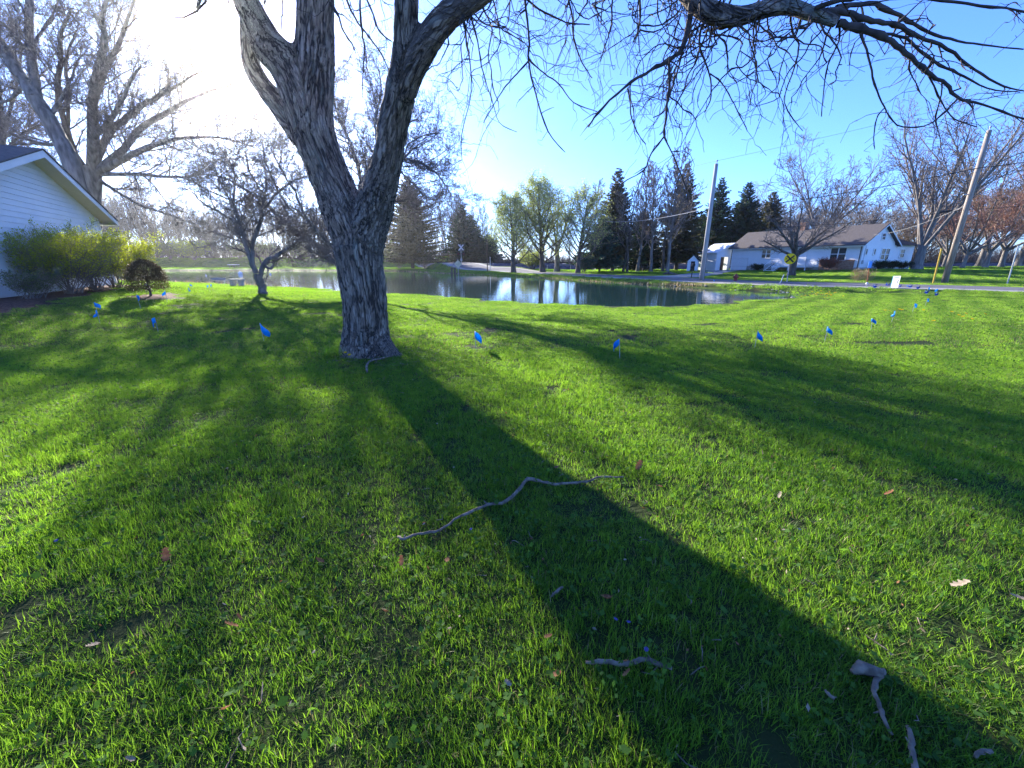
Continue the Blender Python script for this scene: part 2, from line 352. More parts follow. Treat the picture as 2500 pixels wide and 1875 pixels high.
def tubes_np(paths, sides):
    """all paths as one vertex / quad set, grouped by point count"""
    Vs = []; Fs = []; k = 0; by = {}
    for p, r in paths: by.setdefault(len(p), []).append((p, r))
    for m, lst in by.items():
        P = np.array([[tuple(q) for q in p] for p, _ in lst]); Rr = np.array([r for _, r in lst])
        D = P[:, -1] - P[:, 0]; D /= np.linalg.norm(D, axis=1, keepdims=True) + 1e-9
        A = np.where(np.abs(D[:, 2:3]) < .9, np.array([[0, 0, 1.]]), np.array([[1., 0, 0]]))
        U = np.cross(D, A); U /= np.linalg.norm(U, axis=1, keepdims=True); W = np.cross(D, U)
        an = np.arange(sides) * 2 * math.pi / sides
        ring = U[:, None, None, :] * np.cos(an)[None, None, :, None] + W[:, None, None, :] * np.sin(an)[None, None, :, None]
        V = P[:, :, None, :] + ring * Rr[:, :, None, None]; N = len(lst)
        Vs.append(V.reshape(-1, 3))
        idx = np.arange(N)[:, None, None] * (m * sides) + np.arange(m - 1)[None, :, None] * sides
        a = idx + np.arange(sides)[None, None, :]; b = idx + ((np.arange(sides) + 1) % sides)[None, None, :]
        Fs.append((np.stack([a, b, b + sides, a + sides], -1)).reshape(-1, 4) + k); k += N * m * sides
    return np.concatenate(Vs), np.concatenate(Fs)
def leaves_np(P, size, rs, droop=0.0, asp=.55):
    """rhombus leaves at points P"""
    n = len(P); a = rs.normal(size=(n, 3)); a[:, 2] -= droop; a /= np.linalg.norm(a, axis=1, keepdims=True)
    b = np.cross(a, rs.normal(size=(n, 3))); b /= np.linalg.norm(b, axis=1, keepdims=True) + 1e-9
    s = size * rs.uniform(.6, 1.3, (n, 1)); V = np.stack([P, P + a * s * .5 + b * s * asp * .5, P + a * s, P + a * s * .5 - b * s * asp * .5], 1)
    return V.reshape(-1, 3), np.arange(n * 4).reshape(n, 4)
def tree_data(C, H, r0, seed, leaf=None, lean=(0, 0)):
    rg = random.Random(seed); out = [[] for _ in C['seg']]
    for s in range(C.get('stems', 1)):
        d = Vector((lean[0], lean[1], 1)) + (rvec(rg) * C.get('spread', 0) if C.get('stems', 1) > 1 else Vector())
        d.z = abs(d.z) + .4 if C.get('stems', 1) > 1 else d.z
        grow(out, Vector((rg.uniform(-.1, .1) * C.get('stems', 1) * .5, rg.uniform(-.1, .1) * C.get('stems', 1) * .5, -.12)), d.normalized(), H * C['trunk'], r0, 0, C, rg)
    lf = None
    if leaf:
        rs = np.random.RandomState(seed); n, size, sd_ = leaf
        tw = out[-1] + out[-2]; P = []
        for i in range(n):
            p, _ = tw[rs.randint(len(tw))]; t = rs.uniform(.25, 1) * (len(p) - 1); j = min(int(t), len(p) - 2)
            P.append(tuple(p[j].lerp(p[j + 1], t - j)))
        P = np.array(P) + rs.normal(size=(n, 3)) * sd_
        lf = leaves_np(P, size, rs)
    return out, lf
def make_tree(name, C, H, r0, seed, label, cat, bark, twig, group=None, leaf=None, leafmat=None, lean=(0, 0), nt=2):
    out, lf = tree_data(C, H, r0, seed, leaf, lean)
    root = empty(name, (0, 0, 0), label, cat, group)
    trunk = [(p, r) for l in out[:nt] for p, r in l]
    # flare the trunk foot
    for p, r in out[0]: r[0] = r[0] * 1.35
    V, F = tubes_np(trunk, 9); link(bpy.data.objects.new('trunk', mesh_np('trunk', V, F, True, bark)), root)
    parts = []
    V, F = tubes_np([x for l in out[nt:-1] for x in l], 5); V2, F2 = tubes_np(out[-1], 3)
    link(bpy.data.objects.new('crown', mesh_np('crown', np.concatenate([V, V2]), [F, F2 + len(V)], True, twig)), root)
    if lf is not None: link(bpy.data.objects.new('leaves', mesh_np('leaves', lf[0], lf[1], False, leafmat)), root)
    return root
def put(o, x, y, rz=0, s=1.0, z=None, sz=None):
    o.location = (x, y, hz(x, y) - .03 if z is None else z); o.rotation_euler = (0, 0, rz); o.scale = (s, s, s if sz is None else sz); return o
VASE = dict(trunk=.30, seg=[4, 8, 7, 5, 4], wig=[.04, .07, .10, .13, .16], up=[0, .05, .05, .05, .03], tip=[.75, .25, .25, .3, .5], rmin=.010,
            n=[(5, 7), (8, 10), 6, 4], t=[(.72, 1), (.25, 1), (.2, 1), (.2, 1)], ang=[(18, 46), (25, 50), (30, 55), (30, 60)],
            len=[2.1, .42, .45, .5], dec=[.1, .5, .5, .4], rr=[.52, .5, .55, .6])
UPR = dict(trunk=.85, seg=[9, 7, 5, 4], wig=[.035, .08, .11, .14], up=[.02, .10, .08, .06], tip=[.15, .25, .3, .5], rmin=.010,
           n=[26, 7, 5], t=[(.22, .98), (.2, 1), (.2, 1)], ang=[(28, 48), (28, 50), (30, 60)], len=[.40, .42, .5], dec=[.72, .5, .4], rr=[.42, .5, .6])
PEAR = dict(trunk=.85, seg=[9, 7, 5, 4], wig=[.03, .06, .10, .14], up=[.02, .11, .08, .05], tip=[.15, .25, .3, .5], rmin=.011,
            n=[38, 8, 5], t=[(.12, .97), (.2, 1), (.2, 1)], ang=[(42, 62), (28, 50), (30, 60)], len=[.54, .42, .5], dec=[.68, .5, .4], rr=[.36, .5, .6])
ORCH = dict(trunk=.22, seg=[4, 8, 7, 5, 4], wig=[.07, .16, .20, .22, .24], up=[0, .05, .04, .06, .05], tip=[.85, .3, .3, .4, .5], rmin=.006,
            n=[(4, 5), (9, 11), 8, 5], t=[(.6, 1), (.2, 1), (.15, 1), (.2, 1)], ang=[(25, 50), (35, 65), (35, 70), (35, 70)],
            len=[2.2, .5, .5, .45], dec=[.1, .45, .4, .4], rr=[.6, .45, .5, .6])
SHRUB = dict(trunk=1, stems=16, spread=.45, seg=[6, 5, 4], wig=[.06, .14, .18], up=[.03, .05, .05], tip=[.3, .4, .5], rmin=.004,
             n=[9, 5], t=[(.25, 1), (.2, 1)], ang=[(20, 45), (25, 60)], len=[.42, .5], dec=[.5, .4], rr=[.5, .6])
def conifer_data(H, Rw, seed, z0=.08, dens=1.0, droop=.35, gap=.0):
    rg = random.Random(seed); rs = np.random.RandomState(seed); br = []; S = []
    z = H * z0; az = 0
    while z < H * .985:
        t = (z - H * z0) / (H * (1 - z0)); L = Rw * ((1 - t) ** .85) * rg.uniform(.72, 1.12) + .12
        nb = 5 if t > .8 else 7
        if rg.random() < gap: nb -= 2
        for k in range(nb):
            az += 6.283 / nb + rg.uniform(-.3, .3); l = L * rg.uniform(.65, 1.1); m = 7; p = Vector((0, 0, z + rg.uniform(-.1, .1)))
            el = .15 + .55 * t; pts = [p]
            for i in range(m):
                x = (i + .5) / m; e = el - droop * 1.6 * x + droop * 1.5 * x * x
                p = p + Vector((math.cos(az) * math.cos(e), math.sin(az) * math.cos(e), math.sin(e))) * (l / m); pts.append(p)
            br.append((pts, [max(.045 * l / 3 * (1 - i / m * .8), .008) for i in range(m + 1)]))
            ns = int(l * 17 * dens) + 5
            for j in range(ns):
                x = rg.uniform(.12, 1.0) * m; i = min(int(x), m - 1); q = pts[i].lerp(pts[i + 1], x - i)
                dd = (pts[i + 1] - pts[i]).normalized(); side = Vector((-dd.y, dd.x, 0)).normalized() * rg.choice((-1, 1))
                v = (dd * rg.uniform(.3, .9) + side * rg.uniform(.3, 1) + Vector((0, 0, rg.uniform(-.75, .1)))).normalized()
                sl = (.26 + .42 * (1 - x / m) * min(l, 3) / 2.2) * rg.uniform(.7, 1.3)
                nn = v.cross(rvec(rg)).normalized(); wd = sl * rg.uniform(.20, .36)
                S += [q, q + v * sl * .45 + nn * wd, q + v * sl, q + v * sl * .5 - nn * wd]
        z += max(.16, H * .022) * rg.uniform(.75, 1.2)
    tr = [([Vector((rg.uniform(-.03, .03), rg.uniform(-.03, .03), -.1 + H * i / 8)) for i in range(9)], [max(.022 * H * (1 - i / 8.2), .015) for i in range(9)])]
    V = np.array([tuple(v) for v in S]); return tr, br, V, np.arange(len(V)).reshape(-1, 4)
def make_conifer(name, H, Rw, seed, label, needle, group=None, **k):
    tr, br, V, F = conifer_data(H, Rw, seed, **k); root = empty(name, (0, 0, 0), label, 'evergreen tree', group)
    v, f = tubes_np(tr, 9); link(bpy.data.objects.new('trunk', mesh_np('trunk', v, f, True, M['bark_dark'])), root)
    v, f = tubes_np(br, 4); link(bpy.data.objects.new('limbs', mesh_np('limbs', v, f, True, M['twig_dark'])), root)
    link(bpy.data.objects.new('crown', mesh_np('crown', V, F, False, needle)), root)
    return root
# ================================================================ THE SETTING
ROADL = [(2620,712),(2500,707),(2400,704),(2287,700.5),(2200,698.5),(2100,696.5),(2000,694.8),(1900,692.3),(1800,689),(1700,684),(1550,677),(1400,670),(1300,665.5),(1230,661)]
RD = [tuple(G(a, b, 0.0))[:2] for a, b in ROADL]
RD = [(RD[0][0] + 40, RD[0][1] - 4)] + RD + [(-5.0, 67), (-9.5, 77), (-17, 96), (-30, 130)]
RD = np.array(RD)
def road_d(X, Y): return seg_dist(X, Y, RD, False)
ROAD_W = 2.5
DRV = np.array([tuple(G(a, b, 0.0))[:2] for a, b in [(1560,677),(1640,676),(1700,672)]] + [(29.5, 62), (33.5, 66)])
def hroad(X, Y):
    """terrain with the rise of the road to the rail crossing worked in"""
    h = hgt(X, Y); d = road_d(X, Y); k = sst((4.9 - d) / 1.5) * (np.asarray(Y) > 20)
    up = 1.15 * np.exp(-((np.asarray(Y, float) - 78) / 9) ** 2) * (np.asarray(X) < 5)
    return h * (1 - k) + k * np.maximum(np.maximum(h * .4, up), -.05)
def hz(x, y): return float(hroad(np.array([float(x)]), np.array([float(y)]))[0])
N = 600
tx = np.linspace(-1, 1, N); gx = 15 * np.sinh(tx * math.asinh(2500 / 15)); ty = np.linspace(0, 1, N); gy = -9 + 18 * np.sinh(ty * math.asinh(4000 / 18))
XX, YY = np.meshgrid(gx, gy); ZZ = hroad(XX, YY)
nr = np.array([[mnoise.noise(Vector((x * .9, y * .9, 0))) for x in gx[::4]] for y in gy[::4]])
nr = np.kron(nr, np.ones((4, 4)))[:N, :N]
near = (np.hypot(XX, YY) < 30) & (pond_sd(XX, YY) > 3)
V = np.stack([XX, YY, ZZ], -1).reshape(-1, 3); i0 = (np.arange(N - 1)[:, None] * N + np.arange(N - 1)[None]).ravel()
F = np.stack([i0, i0 + 1, i0 + N + 1, i0 + N], -1)
SD = pond_sd(XX, YY)
def ground_mat():
    m = bpy.data.materials.new('lawn_ground'); m.use_nodes = True; Nn = m.node_tree.nodes; Lk = m.node_tree.links; b = Nn['Principled BSDF']
    b.inputs['Roughness'].default_value = .95; b.inputs['Specular IOR Level'].default_value = .1
    geo = Nn.new('ShaderNodeNewGeometry')
    n1 = Nn.new('ShaderNodeTexNoise'); n1.inputs['Scale'].default_value = .7; n1.inputs['Detail'].default_value = 10; n1.inputs['Roughness'].default_value = .7; Lk.new(geo.outputs['Position'], n1.inputs[0])
    c1 = Nn.new('ShaderNodeValToRGB'); e = c1.color_ramp.elements; e[0].position = .32; e[0].color = (.045, .085, .014, 1); e[1].position = .7; e[1].color = (.15, .22, .035, 1)
    Lk.new(n1.outputs[0], c1.inputs[0])
    def att(n):
        a = Nn.new('ShaderNodeAttribute'); a.attribute_name = n; return a.outputs['Fac']
    def mixc(fac, a, colr):
        x = Nn.new('ShaderNodeMix'); x.data_type = 'RGBA'; Lk.new(fac, x.inputs[0]); Lk.new(a, x.inputs[6])
        if isinstance(colr, tuple): x.inputs[7].default_value = colr
        else: Lk.new(colr, x.inputs[7])
        return x.outputs[2]
    o = mixc(att('near'), c1.outputs[0], (.028, .04, .012, 1))
    n2 = Nn.new('ShaderNodeTexNoise'); n2.inputs['Scale'].default_value = 2.5; n2.inputs['Detail'].default_value = 8; Lk.new(geo.outputs['Position'], n2.inputs[0])
    c2 = Nn.new('ShaderNodeValToRGB'); e = c2.color_ramp.elements; e[0].position = .4; e[0].color = (.16, .15, .03, 1); e[1].position = .62; e[1].color = (.36, .33, .07, 1); Lk.new(n2.outputs[0], c2.inputs[0])
    o = mixc(att('yel'), o, c2.outputs[0])
    c3 = Nn.new('ShaderNodeValToRGB'); e = c3.color_ramp.elements; e[0].position = .35; e[0].color = (.02, .015, .01, 1); e[1].position = .65; e[1].color = (.07, .055, .03, 1); Lk.new(n2.outputs[0], c3.inputs[0])
    o = mixc(att('mud'), o, c3.outputs[0])
    n4 = Nn.new('ShaderNodeTexNoise'); n4.inputs['Scale'].default_value = 16; n4.inputs['Detail'].default_value = 8; Lk.new(geo.outputs['Position'], n4.inputs[0])
    c4 = Nn.new('ShaderNodeValToRGB'); e = c4.color_ramp.elements; e[0].position = .38; e[0].color = (.05, .022, .014, 1); e[1].position = .66; e[1].color = (.24, .12, .08, 1); Lk.new(n4.outputs[0], c4.inputs[0])
    o = mixc(att('mulch'), o, c4.outputs[0])
    Lk.new(o, b.inputs['Base Color'])
    bp = Nn.new('ShaderNodeBump'); bp.inputs['Strength'].default_value = .6; bp.inputs['Distance'].default_value = .06; Lk.new(n4.outputs[0], bp.inputs['Height']); Lk.new(bp.outputs[0], b.inputs['Normal'])
    return m
# garage frame: the gable wall runs from near left to far right
GA = Vector((-17.0, 13.8, 0)); GD = Vector((-.47, .883, 0)); GN = Vector((.883, .47, 0))   # along the wall, outward
def gar(s, out, z): return Vector((GA.x + GD.x * s + GN.x * out, GA.y + GD.y * s + GN.y * out, z))
GLEN = 11.0
bed = (lambda X, Y: ((X - GA.x) * GD.x + (Y - GA.y) * GD.y, (X - GA.x) * GN.x + (Y - GA.y) * GN.y))
def mulch_mask(X, Y):
    s, o = bed(X, Y); m = sst((2.3 + .4 * np.sin(s * 1.3) - o) / .5) * sst((s + 6) / 1) * sst((GLEN + 2.4 - s) / 1)
    rx, ry = RS[0], RS[1]
    return np.maximum(m, sst((1.15 - np.hypot(X - rx, Y - ry)) / .3))
_p = Gt(368, 722); RS = (_p.x, _p.y)
me = mesh_np('lawn', V, F, True, ground_mat())
mudw = 1.0 - sst((np.abs(SD) - .05) / np.where(YY > 60, 1.6, .55)); dash = sst((nr.reshape(XX.shape) + .1) / .25)
yel = sst((5.5 - SD) / 3) * (is_far(XX, YY) & (XX > 1)) * (SD > 0) * sst((XX) / 6)
for nm, a in (('near', sst((34 - np.hypot(XX, YY)) / 10) * (pond_sd(XX, YY) > .2)), ('yel', yel), ('mud', np.clip(mudw * np.where(XX > 0, dash, 1), 0, 1)), ('mulch', mulch_mask(XX, YY))):
    at_ = me.attributes.new(nm, 'FLOAT', 'POINT'); at_.data.foreach_set('value', a.astype(np.float32).ravel())
tag(link(bpy.data.objects.new('lawn', me)), kind='structure')
# pond water
def water_mat():
    m = bpy.data.materials.new('pond_water'); m.use_nodes = True; Nn = m.node_tree.nodes; Lk = m.node_tree.links; b = Nn['Principled BSDF']
    b.inputs['Base Color'].default_value = (.018, .048, .046, 1); b.inputs['Roughness'].default_value = .035; b.inputs['IOR'].default_value = 1.33; b.inputs['Specular IOR Level'].default_value = 1
    geo = Nn.new('ShaderNodeNewGeometry'); mp = Nn.new('ShaderNodeMapping'); mp.inputs['Scale'].default_value = (1.0, 3.2, 1); Lk.new(geo.outputs['Position'], mp.inputs[0])
    nz = Nn.new('ShaderNodeTexNoise'); nz.inputs['Scale'].default_value = .9; nz.inputs['Detail'].default_value = 4; Lk.new(mp.outputs[0], nz.inputs[0])
    bp = Nn.new('ShaderNodeBump'); bp.inputs['Strength'].default_value = .10; bp.inputs['Distance'].default_value = .05; Lk.new(nz.outputs[0], bp.inputs['Height']); Lk.new(bp.outputs[0], b.inputs['Normal'])
    return m
c0 = PP.mean(0); W2 = c0 + (PP - c0) * 1.0; dirn = np.roll(PP, -1, 0) - np.roll(PP, 1, 0); nrm = np.stack([dirn[:, 1], -dirn[:, 0]], 1); nrm /= np.linalg.norm(nrm, axis=1, keepdims=True) + 1e-9
area = 0.5 * np.sum(PP[:, 0] * np.roll(PP[:, 1], -1) - np.roll(PP[:, 0], -1) * PP[:, 1]); W2 = PP + nrm * (1.2 if area > 0 else -1.2)
mb = MB(); mb.v = [(x, y, WZ) for x, y in W2]; mb.f = [tuple(range(len(W2)))]
tag(mb.build('pond_water', water_mat()), kind='structure')
# roads
def strip(P, wdt, dz, name, m, lvl=0.0):
    P = np.array(P); Q = []
    for i in range(len(P) - 1):
        n_ = max(2, int(np.hypot(*(P[i + 1] - P[i])) / .8)); Q += [P[i] + (P[i + 1] - P[i]) * j / n_ for j in range(n_)]
    Q = np.array(Q + [P[-1]])
    for _ in range(10): Q[1:-1] = (Q[:-2] + Q[1:-1] * 2 + Q[2:]) / 4
    T = np.gradient(Q, axis=0); T /= np.linalg.norm(T, axis=1, keepdims=True); Nn_ = np.stack([-T[:, 1], T[:, 0]], 1)
    offs = np.linspace(-wdt, wdt, 7); V = []
    for o_ in offs:
        q = Q + Nn_ * o_; z = hroad(q[:, 0], q[:, 1]) + dz - (.05 if abs(o_) == wdt else 0); V.append(np.column_stack([q, z]))
    V = np.stack(V, 1); n_ = len(Q); i0 = (np.arange(n_ - 1)[:, None] * 7 + np.arange(6)[None]).ravel()
    return tag(link(bpy.data.objects.new(name, mesh_np(name, V.reshape(-1, 3), np.stack([i0, i0 + 1, i0 + 8, i0 + 7], -1), True, m))), kind='structure')
strip(RD, ROAD_W + .9, .035, 'road_shoulder', M['gravel']); strip(RD, ROAD_W, .06, 'road', M['asphalt']); strip(DRV, 1.9, .05, 'driveway', M['gravel'])
# rail embankment with its track (right of the crossing and left of it)
def embank(x0, x1, name):
    mb = MB(); n_ = max(4, int((x1 - x0) / 2)); prof = [(-4.6, -.6), (-1.9, 1.02), (1.9, 1.05), (5, -.6)]
    for i in range(n_ + 1):
        x = x0 + (x1 - x0) * i / n_
        for j, (a, z) in enumerate(prof): mb.v.append((x, 80 + a + .12 * math.sin(x * 1.7 + j), z + .10 * math.sin(x * .9 + j * 2) * (j in (0, 1))))
    for i in range(n_):
        for j in range(3): k = i * 4 + j; mb.f.append((k, k + 4, k + 5, k + 1))
    return tag(mb.build(name, M['ballast']), kind='structure')
embank(-5.5, 190, 'railway_embankment')
rt = empty('railway_track', (0, 80, 1.1), 'dark steel rails on the ballast bank running across behind the pond', 'railway track')
for yy in (-.72, .72): mb = MB(); mb.box(-14, yy - .04, .02, 190, yy + .04, .19); mb.build('rail', M['rail'], rt)
mb = MB()
for i in range(100): mb.box(-12 + i * 1.3, -1.2, -.1, -11.6 + i * 1.3, 1.2, .03)
mb.build('sleepers', M['bark_dark'], rt)
# ================================================================ BUILDINGS
def lap(mb, fr, a0, a1, z0, z1, b, th=.012, st=.2, clip=None):
    """lap boards on a wall: fr(a, b, z) frame, outward is -b; clip(z) gives (lo, hi) along a"""
    z = z0
    while z < z1 - .01:
        t = min(z + st, z1); lo, hi = (a0, a1) if clip is None else clip(z, t)
        if hi - lo > .05:
            lo2, hi2 = (a0, a1) if clip is None else clip(t, t)
            mb.add([fr(lo, b - .035, z), fr(hi, b - .035, z), fr(hi2 if clip else hi, b - .008, t), fr(lo2 if clip else lo, b - .008, t), fr(lo, b, z), fr(hi, b, z)],
                   [(0, 1, 2, 3), (4, 5, 1, 0)])
        z = t
# --- white gabled garage, left
gz = .40; eave = 3.80; gs1 = GLEN; gp = 6.0 * .0 + 0
gr = empty('garage', gar(gs1, 0, gz), 'white vinyl sided garage with brown gable roof at the left edge', 'garage')
gr_inv = Matrix.Translation(gr.location).inverted()
RIDGE_S = 4.8; RIDGE_Z = 5.72; pitch = (RIDGE_Z - eave) / (GLEN - RIDGE_S); S0 = RIDGE_S - (RIDGE_Z - eave) / pitch; BACK = -11.0
frg = lambda a, b, z: gar(a, -b, z)          # b grows inward
mb = MB()
pts = [gar(S0, 0, gz - .3), gar(gs1, 0, gz - .3), gar(gs1, 0, eave), gar(RIDGE_S, 0, RIDGE_Z - .02), gar(S0, 0, eave)]
bk = [p + GN * BACK for p in pts]
mb.add(pts + bk, [(0, 1, 2, 3, 4), (9, 8, 7, 6, 5), (1, 6, 7, 2), (5, 0, 4, 9), (0, 5, 6, 1)])
mb.build('wall', M['siding'], gr, M=gr_inv)
mb = MB()
def gclip(z0, z1):
    z = max(z0, eave); k = (RIDGE_Z - z) / (RIDGE_Z - eave); return (RIDGE_S - (RIDGE_S - S0) * min(k, 1), RIDGE_S + (GLEN - RIDGE_S) * min(k, 1))
lap(mb, frg, S0, GLEN, gz + .05, RIDGE_Z - .1, 0, st=.205, clip=gclip)
mb.build('siding', M['siding'], gr, M=gr_inv)
mb = MB(); mb.slab([gar(gs1 - .12, .045, gz), gar(gs1 + .03, .045, gz), gar(gs1 + .03, .045, eave), gar(gs1 - .12, .045, eave)], -.04); mb.build('corner_post', M['trim'], gr, M=gr_inv)
OV = .62
def rake(side, w0, w1, zoff, th, name, m, b0, b1):
    """plate along a roof slope; side +1 right slope"""
    es = gs1 + .75 if side > 0 else S0 - .75; ez = RIDGE_Z - pitch * abs(es - RIDGE_S)
    mb = MB(); mb.slab([gar(RIDGE_S, b0, RIDGE_Z + zoff), gar(RIDGE_S, b1, RIDGE_Z + zoff), gar(es, b1, ez + zoff), gar(es, b0, ez + zoff)][::side], th)
    return mb.build(name, m, gr, M=gr_inv)
for sd_ in (1, -1):
    rf = rake(sd_, 0, 0, .10, .05, 'roof', M['shingle'], BACK - .4, OV + .04)
    es = gs1 + .75 if sd_ > 0 else S0 - .75; ez = RIDGE_Z - pitch * abs(es - RIDGE_S)
    mb = MB(); q = [gar(RIDGE_S, OV, RIDGE_Z + .09), gar(RIDGE_S, OV, RIDGE_Z - .17), gar(es, OV, ez - .14), gar(es, OV, ez + .09)]
    mb.add(q + [p - GN * .03 for p in q], [(0, 1, 2, 3), (4, 5, 6, 7)[::-1], (0, 4, 5, 1), (1, 5, 6, 2), (2, 6, 7, 3), (3, 7, 4, 0)]); mb.build('fascia', M['trim'], gr, M=gr_inv)
    mb = MB(); q = [gar(RIDGE_S, OV - .03, RIDGE_Z - .10), gar(RIDGE_S, -.02, RIDGE_Z - .10), gar(es, -.02, ez - .10), gar(es, OV - .03, ez - .10)]
    mb.add(q, [(0, 1, 2, 3)]); mb.build('soffit', mat('soffit_cream', (.62, .56, .38), (.66, .60, .42), 4, .6), gr, M=gr_inv)
# eave return at the low right corner
ez = RIDGE_Z - pitch * abs(gs1 + .75 - RIDGE_S)
mb = MB(); mb.add([gar(gs1 + .02, OV - .03, ez - .13), gar(gs1 + .74, OV - .03, ez - .13), gar(gs1 + .74, -3, ez - .13), gar(gs1 + .02, -3, ez - .13)], [(0, 1, 2, 3)])
mb.slab([gar(gs1 + .74, OV, ez - .14), gar(gs1 + .74, BACK, ez - .14), gar(gs1 + .74, BACK, ez + .06), gar(gs1 + .74, OV, ez + .06)], .02)
mb.build('eave_box', M['trim'], gr, M=gr_inv)
# --- white house across the road. a: along the front to the left, b: depth, outward of the front is -b
HA = Vector((40.7, 50.0, 0)); HF = Vector((-.38, .925, 0)); HG = Vector((.925, .38, 0))
def H(a, b, z): return Vector((HA.x + HF.x * a + HG.x * b, HA.y + HF.y * a + HG.y * b, z))
def a_of(px, z=2.0, b=0.0):
    lo, hi = -6., 34.
    for _ in range(40):
        m_ = (lo + hi) / 2; p = H(m_, b, z); d = p.y * cT - (z - CZ) * sT; x = 1250 + FPX * p.x / d
        if x > px: lo = m_
        else: hi = m_
    return lo
def b_of(px, z=2.0, a=0.0):
    lo, hi = -1., 20.
    for _ in range(40):
        m_ = (lo + hi) / 2; p = H(a, m_, z); d = p.y * cT - (z - CZ) * sT; x = 1250 + FPX * p.x / d
        if x < px: lo = m_
        else: hi = m_
    return lo
hl = a_of(1786); DEP = 6.3; zf = .78; ze = 3.42; zr = 5.6
ho = empty('house', H(hl / 2, 0, .3), 'long white ranch house with brown roof across the road', 'house'); hi_ = Matrix.Translation(ho.location).inverted()
def hb(name, mb, m, parent=None): return mb.build(name, m, parent or ho, M=hi_)
mb = MB(); mb.add([H(a, b, z) for z in (-.6, zf) for a, b in ((.05, .05), (hl - .05, .05), (hl - .05, DEP - .05), (.05, DEP - .05))], [(0,1,5,4),(1,2,6,5),(2,3,7,6),(3,0,4,7)]); hb('foundation', mb, M['concrete'])
mb = MB(); mb.add([H(0,0,zf), H(hl,0,zf), H(hl,0,ze), H(0,0,ze), H(0,DEP,zf), H(hl,DEP,zf), H(hl,DEP,ze), H(0,DEP,ze), H(0,DEP/2,zr-.05), H(hl,DEP/2,zr-.05)],
                  [(0,1,2,3),(5,4,7,6),(4,0,3,8,7),(1,5,6,9,2),(0,4,5,1)]); hb('wall', mb, M['siding'])
mb = MB(); lap(mb, H, .0, hl, zf + .02, ze, 0, st=.24)
def hside(a, b, z): return H(-b if False else b, a, z)
hs = lambda a, b, z: H(b, a, z)               # gable side: along b, outward -a
def hclip(z0, z1):
    z = max(z0, ze); k = (zr - z) / (zr - ze); return (DEP / 2 * (1 - min(k, 1)), DEP - DEP / 2 * (1 - min(k, 1)))
lap(mb, hs, 0, DEP, zf + .02, zr - .1, 0, st=.24, clip=hclip); hb('siding', mb, M['siding'])
AX = b_of(2226) - DEP
mb = MB(); mb.add([H(a, b, z) for z in (-.4, ze - .05) for a, b in ((0.01, DEP), (5, DEP), (5, DEP + AX), (0.01, DEP + AX))], [(0,1,5,4),(1,2,6,5),(2,3,7,6),(3,0,4,7),(4,5,6,7)])
lap(mb, hs, DEP, DEP + AX, zf, ze - .1, 0.01, st=.24); hb('annex_wall', mb, M['siding'])
mb = MB(); o_ = .5; q = [H(-o_, DEP - .2, ze - .05), H(-o_, DEP + AX + o_, ze - .05), H(6, DEP + AX + o_, ze - .05), H(6, DEP - .2, ze - .05), H(2.2, DEP - 1.2, zr - .55), H(3.6, DEP - 1.2, zr - .55)]
mb.add(q, [(0,1,4),(1,2,5,4),(2,3,5),(3,0,4,5),(0,3,2,1)]); hb('annex_roof', mb, M['shingle_dark'])
rfp = hb('roof', (lambda mb: (mb.slab([H(-.45,-.5,ze-.16*.9), H(hl+.35,-.5,ze-.145), H(hl+.35,DEP/2,zr+.05), H(-.45,DEP/2,zr+.05)], -.1),
      mb.slab([H(-.45,DEP+.45,ze-.14), H(-.45,DEP/2,zr+.05), H(hl+.35,DEP/2,zr+.05), H(hl+.35,DEP+.45,ze-.14)], .1)) and mb)(MB()), M['shingle'])
mb = MB()
for s_ in (0, 1):
    y0, y1 = ((-.5, DEP / 2), (DEP + .45, DEP / 2))[s_]
    mb.slab([H(-.46, y0, ze - .28), H(-.46, y1, zr - .12), H(-.46, y1, zr + .05), H(-.46, y0, ze - .12)], .04 if s_ else -.04)
mb.slab([H(-.45,-.52,ze-.27), H(hl+.35,-.52,ze-.27), H(hl+.35,-.52,ze-.13), H(-.45,-.52,ze-.13)], .04); hb('fascia', mb, M['trim'])
mb = MB(); mb.slab([H(-.45,-.60,ze-.16), H(hl+.35,-.60,ze-.16), H(hl+.35,-.60,ze-.10), H(-.45,-.60,ze-.10)], .06); mb.bar(H(.12,-.08,ze-.2), H(.12,-.08,.4), .05); hb('gutter', mb, M['bark_dark'])
ch_a = a_of(1962, 5.8, DEP / 2)
mb = MB(); mb.add([H(a, b, z) for z in (4.7, 6.55) for a, b in ((ch_a-.45, DEP/2-.4), (ch_a+.45, DEP/2-.4), (ch_a+.45, DEP/2+.4), (ch_a-.45, DEP/2+.4))], [(0,1,5,4),(1,2,6,5),(2,3,7,6),(3,0,4,7),(4,5,6,7)])
hb('chimney', mb, M['brick'], rfp)
